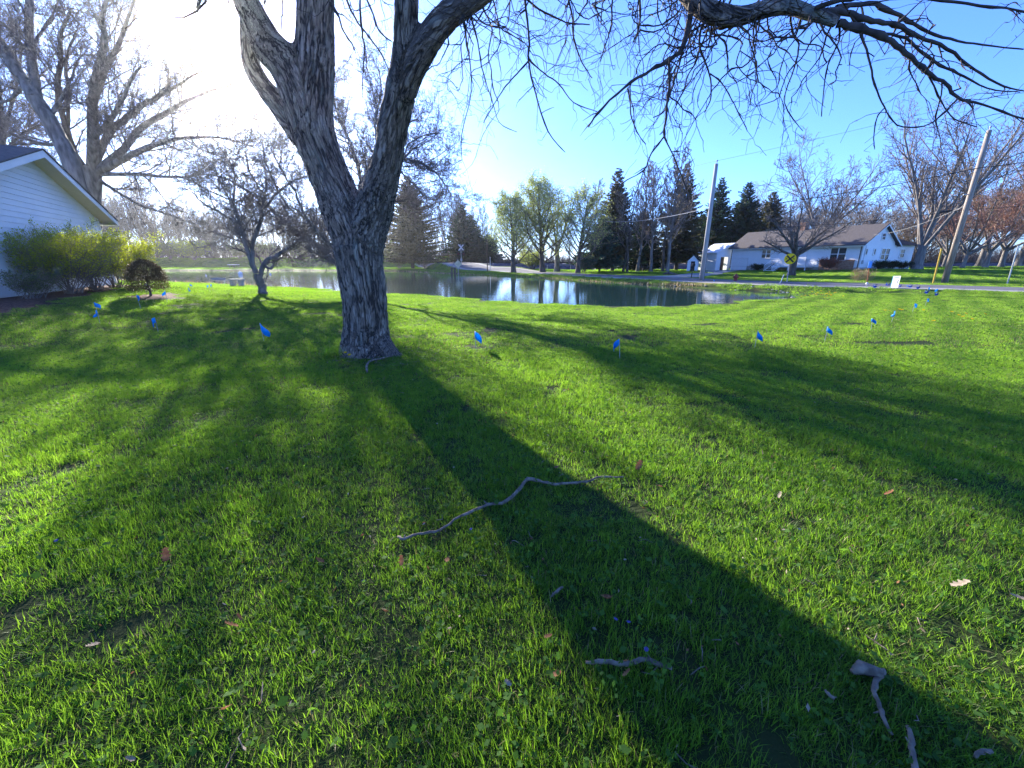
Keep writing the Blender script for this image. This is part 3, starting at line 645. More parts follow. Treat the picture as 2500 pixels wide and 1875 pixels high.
def window(fr, a0, a1, z0, z1, nm='window', panes=2, off=0.0, parent=None, muntin=True):
    """frame, glass, sash bars; fr(a, b, z), outward is -b"""
    root = parent or ho; mb = MB(); t = .09
    def rect(p, q, r, s, b0, b1): mb.add([fr(a, b, z) for b in (b0, b1) for a, z in ((p, r), (q, r), (q, s), (p, s))], [(0,1,2,3),(4,5,6,7)[::-1],(0,4,5,1),(1,5,6,2),(2,6,7,3),(3,7,4,0)])
    rect(a0 - t, a1 + t, z1, z1 + t, off - .09, off); rect(a0 - t * 1.4, a1 + t * 1.4, z0 - t, z0, off - .12, off); rect(a0 - t, a0, z0, z1, off - .09, off); rect(a1, a1 + t, z0, z1, off - .09, off)
    for k in range(1, panes): x = a0 + (a1 - a0) * k / panes; rect(x - .06, x + .06, z0, z1, off - .085, off)
    if muntin: zm = (z0 + z1) / 2; rect(a0, a1, zm - .035, zm + .035, off - .075, off)
    f_ = mb.build(nm, M['trim'], root, M=hi_); mb = MB(); mb.add([fr(a0, off - .045, z0), fr(a1, off - .045, z0), fr(a1, off - .045, z1), fr(a0, off - .045, z1)], [(0, 1, 2, 3)])
    mb.build('pane', M['glass'], f_, M=hi_); return f_
window(H, a_of(2064), a_of(2027), 1.65, 3.02); window(H, a_of(1880), a_of(1860), 1.95, 3.0)
mb = MB(); a0, a1 = a_of(2090), a_of(2004); lap(mb, H, a0, a1, zf - .05, 1.62, -.06, st=.16); lap(mb, H, a0, a1, zf-.4, zf, -.06, st=.16); mb.slab([H(a0,-.03,1.6), H(a1,-.03,1.6), H(a1,-.16,1.62), H(a0,-.16,1.62)], .05); hb('stone_veneer', mb, M['brick'])
# front door with its arch, porch deck, rail and steps
d0, d1 = a_of(1968), a_of(1953)
mb = MB(); zt = 2.75; mb.slab([H(d1+.1,-.05,1.0), H(d0-.1,-.05,1.0), H(d0-.1,-.05,zt), H(d1+.1,-.05,zt)], .05)
dr = hb('door', mb, M['trim']); mb = MB(); n_ = 10; cx_, rr_ = (d0 + d1) / 2, (d1 - d0) * .36
P_ = [H(cx_ + rr_ * math.cos(math.pi * i / n_), -.075, 2.35 + rr_ * math.sin(math.pi * i / n_) * .8) for i in range(n_ + 1)] + [H(cx_ - rr_, -.075, 1.75), H(cx_ + rr_, -.075, 1.75)]
mb.add(P_, [tuple(range(len(P_)))]); mb.build('door_glass', M['glass'], dr, M=hi_)
p0, p1 = a_of(1990), a_of(1905); po = MB(); PB = -1.5
po.add([H(a, b, z) for z in (.72, .92) for a, b in ((p0, PB), (p1, PB), (p1, -.05), (p0, -.05))], [(0,1,5,4),(1,2,6,5),(2,3,7,6),(3,0,4,7),(4,5,6,7),(3,2,1,0)])
for a in (p0 + .1, (p0 + p1) / 2, p1 - .1): po.bar(H(a, PB + .1, -.2), H(a, PB + .1, .75), .07)
pr = hb('porch', po, M['white'])
mb = MB(); st0 = p1 - 1.3
def balu(pa, pb, n_):
    for i in range(n_ + 1):
        q = pa.lerp(pb, i / n_); mb.bar(q, q + Vector((0, 0, .85)), .022, n=4)
    for z in (.12, .85): mb.bar(pa + Vector((0, 0, z)), pb + Vector((0, 0, z)), .035, n=4)
balu(H(p0, PB, .92), H(st0, PB, .92), 26); balu(H(p0, PB, .92), H(p0, -.1, .92), 9); balu(H(p1, PB, .92), H(p1, -.1, .92), 9)
balu(H(st0, PB, .92), H(st0 - .1, PB - 1.5, .1), 9); balu(H(p1, PB, .92), H(p1 - .1, PB - 1.5, .1), 9)
mb.build('railing', M['white'], pr, M=hi_)
mb = MB()
for i in range(4): z = .92 - .2 * (i + 1); mb.add([H(a, b, zz) for zz in (z - .06, z) for a, b in ((st0, PB - .36 * i), (p1, PB - .36 * i), (p1, PB - .36 * (i + 1)), (st0, PB - .36 * (i + 1)))], [(0,1,5,4),(1,2,6,5),(2,3,7,6),(3,0,4,7),(4,5,6,7),(3,2,1,0)])
mb.build('steps', M['white'], pr, M=hi_)
g0, g1 = a_of(1826), a_of(1791); mb = MB(); zg = 1.88
for k in range(4): z0_ = -.35 + k * (zg + .35) / 4; mb.slab([H(g0, -.09, z0_), H(g1, -.09, z0_), H(g1, -.09, z0_ + .53), H(g0, -.09, z0_ + .53)], -.03)
gd = hb('garage_door', mb, M['white']); mb = MB()
for a in (g0 - .15, g1): mb.slab([H(a, -.13, -.4), H(a + .15, -.13, -.4), H(a + .15, -.13, zg + .12), H(a, -.13, zg + .12)], -.06)
mb.slab([H(g0 - .15, -.13, zg), H(g1 + .15, -.13, zg), H(g1 + .15, -.13, zg + .12), H(g0 - .15, -.13, zg + .12)], -.05); mb.build('door_frame', M['trim'], gd, M=hi_)
for c_, wd_, z0_, z1_, pn, mu_ in ((2111, .32, 2.25, 2.85, 1, False), (2131, .32, 2.25, 2.85, 1, False)): b_ = b_of(c_); window(hs, b_ - wd_ / 2, b_ + wd_ / 2, z0_, z1_, panes=pn, muntin=mu_)
window(hs, b_of(2148), b_of(2167), 1.7, 2.9, panes=2); window(hs, b_of(2194), b_of(2204), 1.95, 2.85, panes=1); window(hs, DEP / 2 - .3 + .2, DEP / 2 + .3 + .2, 3.95, 4.6, panes=1)
mb = MB(); m_ = [H(-.12, 1.15, 4.3), H(-.12, 1.0, 3.75), H(-.12, .75, 3.6), H(-.12, .55, 3.9), H(-.12, .35, 3.55), H(-.1, .35, 1.2)]; mb.tube(m_, [.02] * 6, 5); mb.add([H(a, b, z) for z in (1.2, 1.6) for a, b in ((-.14, .22), (-.14, .48), (-.02, .48), (-.02, .22))], [(0,1,5,4),(1,2,6,5),(2,3,7,6),(3,0,4,7),(4,5,6,7)]); hb('electric_meter', mb, M['metal'])
# outbuilding with the open dark door
ob = empty('carport', H(hl + 1, 3, .1), 'white lean-to outbuilding with tall open doorway left of the house', 'outbuilding'); oi = Matrix.Translation(ob.location).inverted()
o1 = a_of(1744, 2, 1.5) if False else hl + 5.0
def OW(u_, v_, z): return Vector((31.6 + .95 * u_ - .3 * v_, 67.2 + .3 * u_ + .95 * v_ - 1.0, z))     # u along its front, faces the road
L0 = OW(-3.2, 0, 0)
mb = MB(); wL = 2.75
fr = [OW(0, 0, -.4), OW(.85, 0, -.4), OW(.85, 0, 2.1), OW(2.25, 0, 2.1), OW(2.25, 0, -.4), OW(wL, 0, -.4), OW(wL, 0, 4.0), OW(0, 0, 2.75)]
mb.add(fr + [p + Vector((-1.2, 3.8, 0)) for p in fr], [(0, 1, 2, 7), (7, 2, 3, 6), (3, 4, 5, 6), (7, 15, 8, 0), (5, 13, 14, 6)])
mb.build('wall', M['siding'], ob, M=oi); mb = MB(); mb.slab([OW(-.3, -.3, 2.62), OW(wL + .25, -.3, 4.08), OW(wL + .25, -.3, 4.08) + Vector((-1.2, 4.4, 0)), OW(-.3, -.3, 2.62) + Vector((-1.2, 4.4, 0))], .12); mb.build('roof', M['trim'], ob, M=oi)
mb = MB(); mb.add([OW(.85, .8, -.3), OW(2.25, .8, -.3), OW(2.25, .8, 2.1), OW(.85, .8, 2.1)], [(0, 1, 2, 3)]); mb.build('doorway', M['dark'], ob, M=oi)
sh = empty('shed', (27, 66.5, 0), 'small white garden shed with black door left of the outbuilding', 'shed'); si = Matrix.Translation(sh.location).inverted()
def SW(u_, v_, z): return Vector((27.2 + .97 * u_ - .2 * v_, 66.2 + .24 * u_ + .97 * v_, z))
mb = MB(); q = [SW(0,0,-.4), SW(1.9,0,-.4), SW(1.9,0,1.55), SW(.95,0,2.35), SW(0,0,1.55)]; mb.add(q + [p + Vector((1.3, 2.6, 0)) for p in q], [(0,1,2,3,4),(1,6,7,2),(5,0,4,9)]); mb.build('wall', M['siding'], sh, M=si)
mb = MB(); bk_ = Vector((1.3, 2.6, 0)); mb.slab([SW(.95,-.15,2.4), SW(2.1,-.15,1.43), SW(2.1,-.15,1.43)+bk_, SW(.95,-.15,2.4)+bk_], .08); mb.slab([SW(.95,-.15,2.4)+bk_, SW(-.2,-.15,1.43)+bk_, SW(-.2,-.15,1.43), SW(.95,-.15,2.4)], .08); mb.build('roof', M['shingle_dark'], sh, M=si)
mb = MB(); mb.slab([SW(.6,-.04,-.3), SW(1.3,-.04,-.3), SW(1.3,-.04,1.45), SW(.6,-.04,1.45)], .04); mb.build('door', M['dark'], sh, M=si)
# grey building far right
fb = empty('barn', (128, 92, .5), 'grey metal building beyond the tracks at the far right', 'barn')
mb = MB(); w_ = 12; mb.add([(-w_,0,-1),(w_,0,-1),(w_,0,3.6),(0,0,7.4),(-w_,0,3.6),(-w_,3,-1),(w_,3,-1),(w_,3,3.6),(0,3,7.4),(-w_,3,3.6)], [(0,1,2,3,4),(0,4,9,5),(1,6,7,2),(9,8,7,6,5)]); mb.build('wall', mat('grey_sheet_metal', (.22,.25,.29), (.26,.29,.33), .6, .6), fb)
mb = MB(); mb.slab([(-w_-.4,-.4,3.5),(0,-.4,7.5),(0,3.4,7.5),(-w_-.4,3.4,3.5)], -.12); mb.slab([(0,-.4,7.5),(w_+.4,-.4,3.5),(w_+.4,3.4,3.5),(0,3.4,7.5)], -.12); mb.build('roof', M['shingle_dark'], fb)
# ================================================================ TREES
def dep(p): return p.y * cT - (p.z - CZ) * sT
def PX(px, py, Y, wpx):
    p = at(px, py, Y); return p, wpx / 2 / FPX * dep(p)
def catmull(P, sub=4):
    """P list of (Vector, r)"""
    out = []; n = len(P)
    for i in range(n - 1):
        a, b, c, d = P[max(i - 1, 0)], P[i], P[i + 1], P[min(i + 2, n - 1)]
        for j in range(sub):
            t = j / sub; t2 = t * t; t3 = t2 * t
            q = 0.5 * ((2 * b[0]) + (c[0] - a[0]) * t + (2 * a[0] - 5 * b[0] + 4 * c[0] - d[0]) * t2 + (3 * b[0] - a[0] - 3 * c[0] + d[0]) * t3)
            out.append((q, b[1] * (1 - t) + c[1] * t))
    out.append(P[-1]); return out
def PTH(lst, sub=4): return catmull([PX(*q) for q in lst], sub)
# ---- the big near tree
T = [[(897,915,7.2,215),(897,880,7.2,150),(894,850,7.2,126),(893,797,7.2,108),(889,722,7.2,109),(881,662,7.2,114),(874,601,7.2,124)],
     [(874,601,7.2,112),(846,535,7.2,112),(820,470,7.2,101),(793,400,7.15,98),(768,330,7.1,104),(762,260,7.1,98),(766,180,7.1,97),(769,100,7.1,91),(771,0,7.1,87),(772,-120,7.1,80),(778,-320,7.3,60),(785,-700,8.0,40)],
     [(765,345,7.1,92),(742,265,7.05,96),(706,172,7.0,92),(656,112,6.95,84),(630,62,6.92,72),(600,0,6.9,62),(560,-100,6.9,54),(500,-260,7.0,48),(420,-560,7.4,34)],
     [(742,250,7.1,84),(712,160,7.05,76),(703,122,7.03,56),(700,108,7.03,34)],
     [(742,340,7.3,64),(690,266,7.42,56),(641,208,7.5,46),(615,158,7.55,42),(606,95,7.5,38),(602,20,7.5,34),(575,-80,8.0,30),(540,-260,8.5,22)],
     [(880,610,7.2,112),(905,540,7.12,97),(926,470,6.98,86),(944,400,6.8,74),(955,340,6.62,73),(963,290,6.46,74),(978,217,6.22,78),(990,165,6.08,75),(991,100,5.95,62),(993,0,5.75,59),(998,-110,5.6,50),(1010,-300,5.4,36),(1030,-650,5.4,24)],
     [(985,220,6.2,70),(1003,170,6.05,68),(1024,130,5.95,68),(1054,84,5.85,65),(1092,40,5.75,63),(1136,4,5.65,62),(1190,-34,5.6,62),(1300,-105,5.5,60),(1430,-140,5.4,58),(1560,-120,5.3,56),(1650,-55,5.15,52),(1700,2,5.0,52),(1738,32,4.9,50),(1800,40,4.8,43),(1850,28,4.75,40),(1915,14,4.7,38),(1970,30,4.6,33),(2045,55,4.5,26)]]
roots = [[(880,845,7.1,74),(860,864,6.98,56),(838,882,6.88,38),(812,898,6.8,22),(785,910,6.75,10)], [(925,845,7.1,74),(950,864,7.0,52),(975,878,6.98,34),(1015,888,6.98,16)],
         [(905,850,7.05,60),(915,880,6.85,38),(925,900,6.7,18)], [(885,850,7.2,60),(850,860,7.3,40),(820,868,7.35,20)]]
skel = [PTH(p, 5) for p in T]; rsk = [PTH(p, 4) for p in roots]
tmp = MB()
for c in skel + rsk: tmp.tube([q[0] for q in c], [q[1] for q in c], 14)
stp = skel[0][6][0]
tb = tmp.build('tmp_trunk', M['near_bark']); rm = tb.modifiers.new('r', 'REMESH'); rm.mode = 'VOXEL'; rm.voxel_size = .019; rm.use_smooth_shade = True
smo = tb.modifiers.new('s', 'SMOOTH'); smo.iterations = 5; smo.factor = .5
dg = bpy.context.evaluated_depsgraph_get(); ev = tb.evaluated_get(dg); tme = bpy.data.meshes.new_from_object(ev); bpy.data.objects.remove(tb)
nv = len(tme.vertices); co = np.empty(nv * 3, np.float32); tme.vertices.foreach_get('co', co); co = co.reshape(-1, 3).astype(float)
best = np.full(nv, 1e9); crd = np.zeros((nv, 3)); outd = np.zeros((nv, 3)); rloc = np.ones(nv)
for ci, c in enumerate(skel + rsk):
    s_ = ci * 3.7
    for i in range(len(c) - 1):
        a = np.array(c[i][0]); b = np.array(c[i + 1][0]); ab = b - a; L = np.linalg.norm(ab)
        if L < 1e-6: continue
        t = np.clip(((co - a) @ ab) / L ** 2, 0, 1); q = a + t[:, None] * ab; d = np.linalg.norm(co - q, axis=1); rr = c[i][1] * (1 - t) + c[i + 1][1] * t
        mk = d / rr < best; best[mk] = (d / rr)[mk]; off = (co - q)
        crd[mk] = np.column_stack([off[:, 0], off[:, 1], off[:, 2] * .3 + (s_ + t * L) * .16])[mk]; outd[mk] = (off / (d[:, None] + 1e-9))[mk]; rloc[mk] = rr[mk]
        s_ += L
dsp = np.empty(nv)
for i in range(nv):
    x, y, z = crd[i]; a = mnoise.noise(Vector((x * 9, y * 9, z * 14))); b = mnoise.noise(Vector((x * 22 + 5, y * 22, z * 26)))
    dsp[i] = -.5 * (1 - min(abs(a) * 3.2, 1)) - .45 * (1 - min(abs(b) * 3, 1)) + .35 * mnoise.noise(Vector((x * 4, y * 4, z * 8 + 3)))
co = co + outd * (dsp * np.clip(rloc / .33, .25, 1) * .042)[:, None]
tme.vertices.foreach_set('co', co.astype(np.float32).ravel())
at_ = tme.attributes.new('bark', 'FLOAT_VECTOR', 'POINT'); at_.data.foreach_set('vector', crd.astype(np.float32).ravel())
tme.materials.clear(); tme.materials.append(M['near_bark']); tme.update(); tme.name = 'trunk'
base = Vector((skel[0][4][0].x, 7.2, 0))
bt = empty('shade_tree', base, 'massive near tree with furrowed grey bark and trunk forking into a V, bare hanging twigs', 'tree')
def child_mesh(name, V, F, m, parent, smooth=True):
    V = np.asarray(V) - np.array(parent.location); return link(bpy.data.objects.new(name, mesh_np(name, V, F, smooth, m)), parent)
to = bpy.data.objects.new('trunk', tme); tme.transform(Matrix.Translation(-base)); link(to, bt)
HT = [[(1690,8,4.95,20),(1676,85,4.9,18),(1664,120,4.85,15),(1633,148,4.8,13),(1590,170,4.75,10),(1522,215,4.7,8),(1460,275,4.65,7),(1437,310,4.6,4)],
      [(1633,148,4.8,10),(1636,190,4.8,9),(1630,245,4.78,8),(1624,300,4.75,7),(1621,335,4.72,6)],
      [(1621,335,4.72,5),(1590,375,4.7,5),(1572,415,4.68,4),(1530,440,4.66,3),(1490,470,4.64,2)],
      [(1572,415,4.68,3),(1560,450,4.68,3),(1548,480,4.7,2)],
      [(1621,335,4.72,5),(1640,370,4.72,4),(1660,420,4.7,4),(1677,465,4.7,3),(1680,505,4.7,2)],
      [(1668,115,4.86,7),(1655,170,4.9,6),(1640,215,4.92,5),(1622,270,4.95,4),(1595,287,4.98,3)],
      [(1533,215,4.7,5),(1538,250,4.7,4),(1543,290,4.7,4),(1560,330,4.7,3),(1577,352,4.72,2)],
      [(1725,48,4.9,10),(1708,85,4.9,7),(1712,130,4.9,6),(1732,180,4.88,5),(1736,235,4.86,4),(1720,275,4.85,3)],
      [(1733,180,4.88,4),(1760,200,4.85,4),(1785,240,4.8,3),(1800,270,4.8,3),(1825,320,4.8,2)],
      [(1800,58,4.85,12),(1772,66,4.9,9),(1745,72,5,7),(1715,80,5.05,5)],
      [(2045,55,4.5,24),(2100,72,4.45,20),(2165,93,4.4,17),(2212,130,4.35,14),(2262,175,4.3,12),(2310,205,4.25,10),(2340,240,4.22,8),(2400,255,4.2,6),(2500,290,4.1,5),(2600,300,4.05,3)],
      [(1985,30,4.6,22),(2060,30,4.65,19),(2130,52,4.7,16),(2185,60,4.75,13),(2240,90,4.8,11),(2310,120,4.85,9),(2380,170,4.9,7),(2450,210,4.9,5),(2520,225,4.9,3)],
      [(2040,20,4.7,15),(2120,8,4.8,13),(2180,30,4.9,11),(2250,70,5.0,9),(2320,95,5,7),(2400,110,5,5),(2500,120,5,4)],
      [(1990,20,4.5,14),(2080,-5,4.4,12),(2200,-10,4.3,10),(2330,5,4.25,8),(2450,20,4.2,6),(2560,40,4.2,4)],
      [(2150,80,4.45,9),(2210,95,4.5,8),(2280,150,4.5,7),(2340,180,4.5,6),(2410,215,4.5,4),(2490,225,4.5,3)],
      [(2340,238,4.22,6),(2300,280,4.2,5),(2255,308,4.2,4),(2190,305,4.2,4),(2160,262,4.25,4),(2135,205,4.3,5),(2120,140,4.4,6),(2100,75,4.45,7)],
      [(2160,262,4.25,4),(2140,290,4.25,3),(2133,340,4.25,3),(2135,365,4.25,2)],
      [(2262,175,4.3,6),(2300,250,4.3,4),(2330,290,4.3,3),(2385,310,4.3,3)],
      [(1930,32,4.7,8),(1935,75,4.75,6),(1950,110,4.75,5),(1940,165,4.7,4),(1915,250,4.7,3),(1960,320,4.7,2)],
      [(2050,62,4.55,7),(2048,100,4.6,5),(2020,160,4.6,4),(2010,230,4.6,3),(2005,285,4.6,2)],
      [(1295,-103,5.5,14),(1283,-60,5.5,9),(1283,0,5.5,8),(1291,95,5.5,7),(1291,150,5.5,6),(1308,230,5.5,5),(1338,320,5.5,4),(1380,372,5.5,2)],
      [(1291,145,5.5,5),(1330,180,5.5,4),(1365,205,5.5,4),(1400,250,5.5,3),(1460,273,5.5,2)],
      [(1290,150,5.5,5),(1262,180,5.5,4),(1235,210,5.5,4),(1215,240,5.5,3),(1180,300,5.5,2)],
      [(1225,-58,5.57,9),(1240,-50,5.6,7),(1300,10,5.9,6),(1360,45,5.9,5),(1400,58,5.9,4),(1440,60,5.9,3)],
      [(1485,-136,5.37,9),(1495,-30,5.4,6),(1492,60,5.6,5),(1478,110,5.6,4),(1466,150,5.6,3)],
      [(1558,-119,5.31,10),(1562,-20,5.4,7),(1562,60,5.4,6),(1545,105,5.4,4)], [(1562,72,5.4,5),(1595,78,5.4,4),(1630,60,5.4,3),(1665,30,5.4,2)],
      [(1130,10,5.65,9),(1133,60,5.6,7),(1140,110,5.6,5),(1150,175,5.6,4),(1148,240,5.6,3),(1127,330,5.6,3),(1128,390,5.6,2)],
      [(1140,0,5.65,7),(1165,100,5.6,5),(1180,180,5.6,4),(1200,240,5.6,3),(1220,300,5.6,2),(1262,322,5.6,2)],
      [(1362,-122,5.46,8),(1360,-100,5.6,7),(1395,30,6.1,6),(1400,90,6.1,5),(1420,150,6.1,4),(1445,190,6.1,3)],
      [(775,-150,7.1,12),(830,-60,6.6,8),(850,10,6.6,7),(875,55,6.6,6),(900,90,6.6,5),(930,130,6.6,4),(950,175,6.6,3)],
      [(775,-30,7.1,11),(822,30,7.0,7),(835,70,6.9,6),(855,100,6.9,5),(867,124,6.9,4)], [(997,-160,5.57,10),(930,-90,6.0,8),(880,-40,6.2,7),(885,80,6.5,5),(890,115,6.5,4),(886,180,6.5,3),(884,240,6.5,2)],
      [(775,-200,7.15,12),(860,-80,6.4,7),(905,20,6.4,6),(925,75,6.4,4),(955,100,6.4,3)], [(765,-90,7.1,9),(640,-60,7.3,7),(648,-10,7.3,6),(645,10,7.3,5)], [(765,-70,7.1,7),(685,-60,7.3,5),(690,10,7.3,4),(686,80,7.3,2)]]
hp = [PTH([(a, b, Y_, w_ * .78) for a, b, Y_, w_ in p], 4) for p in HT]; tr_ = random.Random(11); sub = []
def knob(c):
    out = []
    for q, r in c:
        out.append((q + rvec(tr_) * min(r, .02) * .30, r * (1.35 if tr_.random() < .16 else tr_.uniform(.88, 1.08))))
    return out
def chunked(pts, rad, k=4):
    i = 0
    while i < len(pts) - 1:
        j = min(i + k, len(pts) - 1); yield (pts[i:j + 1], rad[i:j + 1]); i = j
def twig(p, d, L, r, lev, down=.07):
    st = .055; n = max(3, int(L / st)); pts = [p.copy()]; rad = [r]
    for i in range(n):
        d = (d + rvec(tr_) * .20 + Vector((0, 0, -down))).normalized()
        if tr_.random() < .24: d = (d + rvec(tr_) * .50).normalized()
        p = p + d * st; pts.append(p.copy()); rr = r + (.0016 - r) * (i + 1) / n; rad.append(rr * (1.5 if tr_.random() < .14 else 1))
        if lev > 0 and tr_.random() < .17 and i > 1:
            dd = (d + rvec(tr_) * .75).normalized(); twig(p, dd, L * (1 - i / n) * tr_.uniform(.35, .8) + .10, max(rr * .7, .0018), lev - 1, down)
        elif tr_.random() < .16: # spur
            q = p + rvec(tr_).normalized() * tr_.uniform(.012, .04); sub.append(([p.copy(), p.lerp(q, .5), q], [rr * .9, rr * .9, rr * .6]))
    sub.extend(chunked(pts, rad))
main_t = []
for c in hp:
    c2 = knob(c); main_t.extend(chunked([q for q, r in c2], [r for q, r in c2]))
    Lp = sum((c[i + 1][0] - c[i][0]).length for i in range(len(c) - 1)); n = int(Lp * 5.2)
    for k in range(n):
        i = tr_.randint(1, len(c) - 1); d = (c[i][0] - c[i - 1][0]).normalized(); dd = (d * .8 + rvec(tr_) * .8 + Vector((0, 0, -.25))).normalized()
        if c[i][1] > .05: continue
        twig(c[i][0], dd, tr_.uniform(.15, .75) * (1.2 if c[i][1] > .012 else .7), min(c[i][1] * .55, .008), 2)
# hanging shoots from the arching limb above the frame and from the upper stems
for i in range(58):
    c = skel[6]; k = tr_.randint(20, 62) if i < 50 else tr_.randint(60, len(c) - 2); q = c[min(k, len(c) - 1)][0]
    twig(q, Vector((tr_.uniform(-.5, .5), tr_.uniform(-.6, .6), -.6)).normalized(), tr_.uniform(.8, 2.2), .009, 2, .06)
for k in range(20):
    c = skel[6]; q = c[min(60 + tr_.randint(0, 24), len(c) - 1)][0]
    twig(q, Vector((tr_.uniform(-.5, .7), tr_.uniform(-.6, .6), tr_.uniform(-.6, .3))).normalized(), tr_.uniform(.5, 1.3), .009, 2, .06)
# upper crown, above the picture: it shades the ground behind the viewer
CR_UP = dict(seg=[7, 6, 5], wig=[.12, .16, .2], up=[.03, .02, .0], tip=[.3, .3, .5], rmin=.004, n=[7, 6], t=[(.2, 1), (.2, 1)], ang=[(30, 60), (30, 60)], len=[.5, .5], dec=[.4, .4], rr=[.5, .5])
for ci, lo in ((1, 38), (2, 26), (4, 26), (5, 46), (6, 38)):
    c = skel[ci]
    for k in range(9):
        i = min(lo + k * 2, len(c) - 1)
        if c[i][0].z < 6.6: continue
        o_ = [[], [], []]; grow(o_, c[i][0], (rvec(tr_) + Vector((0, 0, 1.6))).normalized(), tr_.uniform(1.6, 3.2), c[i][1] * .4, 0, CR_UP, tr_)
        for l in o_: main_t.extend(l)
V_, F_ = tubes_np(main_t, 6); child_mesh('limbs', V_, F_, M['twig_dark'], bt)
V_, F_ = tubes_np(sub, 4); child_mesh('twigs', V_, F_, M['twig_dark'], bt)
print('trunk verts', nv, 'twigs', len(sub))
# ---- trees whose limbs are traced from the photograph, each limb also drifting in depth
def traced(name, paths, Y0, label, cat, C, nch, chL, seed, bark, twigm, group=None, leaf=None, leafmat=None, base_px=None, rmin=.006, spread=.5):
    rg = random.Random(seed); P0 = []
    for k, p in enumerate(paths):
        sl = rg.uniform(-spread, spread) if k else 0; x0, y0 = p[0][:2]; off = 0
        if k:  # start from the nearest point of what is already there
            bp = min(((math.hypot(q[1] - x0, q[2] - y0), q[0]) for q in allq), key=lambda t: t[0])[1]; off = bp.y - Y0
        c = []
        for (a, b, w_) in p: c.append(PX(a, b, Y0 + off + sl * math.hypot(a - x0, b - y0) * Y0 / 1000, w_))
        c = catmull(c, 4); P0.append(c)
        if not k: allq = []
        for q, r in c:
            d = dep(q); allq.append((q, 1250 + FPX * q.x / d, 937.5 - FPX * ((q.y * sT + (q.z - CZ) * cT) / d)))
    zb = P0[0][0][0]; gz_ = hz(zb.x, zb.y); P0[0] = [(Vector((zb.x, zb.y, gz_ - .15)), P0[0][0][1] * 1.35), (Vector((zb.x, zb.y, gz_ + .1)), P0[0][0][1] * 1.12)] + P0[0][(1 if zb.z <= gz_ + .1 else 0):]
    root = empty(name, (zb.x, zb.y, gz_), label, cat, group)
    thick = []; lv = [[] for _ in C['seg']]
    for k, c in enumerate(P0):
        thick.append(([q + rvec(rg) * min(r, .05) * .35 for q, r in c], [max(r, rmin) for q, r in c]))
        if k == 0 and nch[0] == 0: continue
        Lp = sum((c[i + 1][0] - c[i][0]).length for i in range(len(c) - 1)); n = int(Lp * nch[1])
        for j in range(n):
            i = int(len(c) * (.12 + .88 * (j + rg.random()) / n)); i = min(max(i, 1), len(c) - 1); d = (c[i][0] - c[i - 1][0]).normalized()
            a = R(rg.uniform(28, 65)); o1 = d.orthogonal().normalized(); o2 = d.cross(o1); az = rg.random() * 6.28
            nd = d * math.cos(a) + (o1 * math.cos(az) + o2 * math.sin(az)) * math.sin(a)
            grow(lv, c[i][0], nd.normalized(), chL * rg.uniform(.5, 1.2) * (1.15 - .5 * i / len(c)), max(min(c[i][1] * .5, .05), rmin), 0, C, rg)
    V_, F_ = tubes_np(thick, 9); child_mesh('trunk', V_, F_, bark, root)
    V_, F_ = tubes_np([x for l in lv[:-1] for x in l], 4); V2, F2 = tubes_np(lv[-1], 3)
    child_mesh('crown', np.concatenate([V_, V2]), [F_, F2 + len(V_)], twigm, root)
    if leaf:
        rs = np.random.RandomState(seed); n, size, sd_ = leaf; tw = lv[-1]; Q = []
        for i in range(n): p, _ = tw[rs.randint(len(tw))]; Q.append(tuple(p[rs.randint(1, len(p))]))
        V_, F_ = leaves_np(np.array(Q) + rs.normal(size=(n, 3)) * sd_, size, rs); child_mesh('buds', V_, F_, leafmat, root, False)
    return root
CL = dict(seg=[8, 6, 4, 3], wig=[.10, .14, .17, .2], up=[.05, .05, .05, .03], tip=[.3, .3, .4, .5], rmin=.008, n=[8, 6, 4], t=[(.15, 1)] * 3, ang=[(28, 52)] * 3, len=[.5, .5, .5], dec=[.45, .4, .4], rr=[.55, .6, .6])
CO = dict(seg=[7, 5, 4, 3], wig=[.17, .2, .22, .24], up=[.05, .06, .05, .04], tip=[.35, .35, .4, .5], rmin=.005, n=[8, 6, 4], t=[(.15, 1)] * 3, ang=[(32, 62)] * 3, len=[.5, .52, .5], dec=[.4, .4, .4], rr=[.5, .55, .6])
traced('bare_tree', [[(223,560,40),(225,500,38),(226,440,36),(227,408,34)],
  [(227,412,28),(228,340,24),(226,270,22),(235,190,20),(245,150,16),(255,90,13),(250,40,10),(262,-10,8),(270,-80,5)],
  [(232,240,15),(240,215,14),(262,160,13),(285,120,12),(300,80,9),(318,30,6),(340,-30,4)],
  [(233,330,13),(265,300,12),(300,240,10),(320,195,7),(345,160,4)],
  [(235,400,17),(262,330,16),(300,295,14),(350,255,12),(400,228,9),(460,192,5),(500,170,3)],
  [(240,415,20),(300,365,16),(345,310,14),(400,280,12),(440,255,9),(520,220,5),(570,205,3)],
  [(245,418,20),(290,395,15),(360,360,13),(430,340,9),(500,335,6),(560,340,4),(620,360,3)],
  [(250,425,11),(330,425,8),(400,432,7),(450,435,5),(520,470,4),(600,505,3)],
  [(243,440,10),(280,465,7),(340,500,6),(400,520,4),(470,545,3)],
  [(215,420,16),(180,370,15),(160,300,13),(140,230,12),(148,150,10),(150,80,8),(175,20,5)],
  [(165,310,8),(165,200,8),(160,150,6),(185,80,4)]], 30, 'huge bare tree with limbs fanning out behind the right half of the garage', 'tree', CL, (0, 2.0), 2.9, 3, M['bark'], M['twig'], rmin=.012)
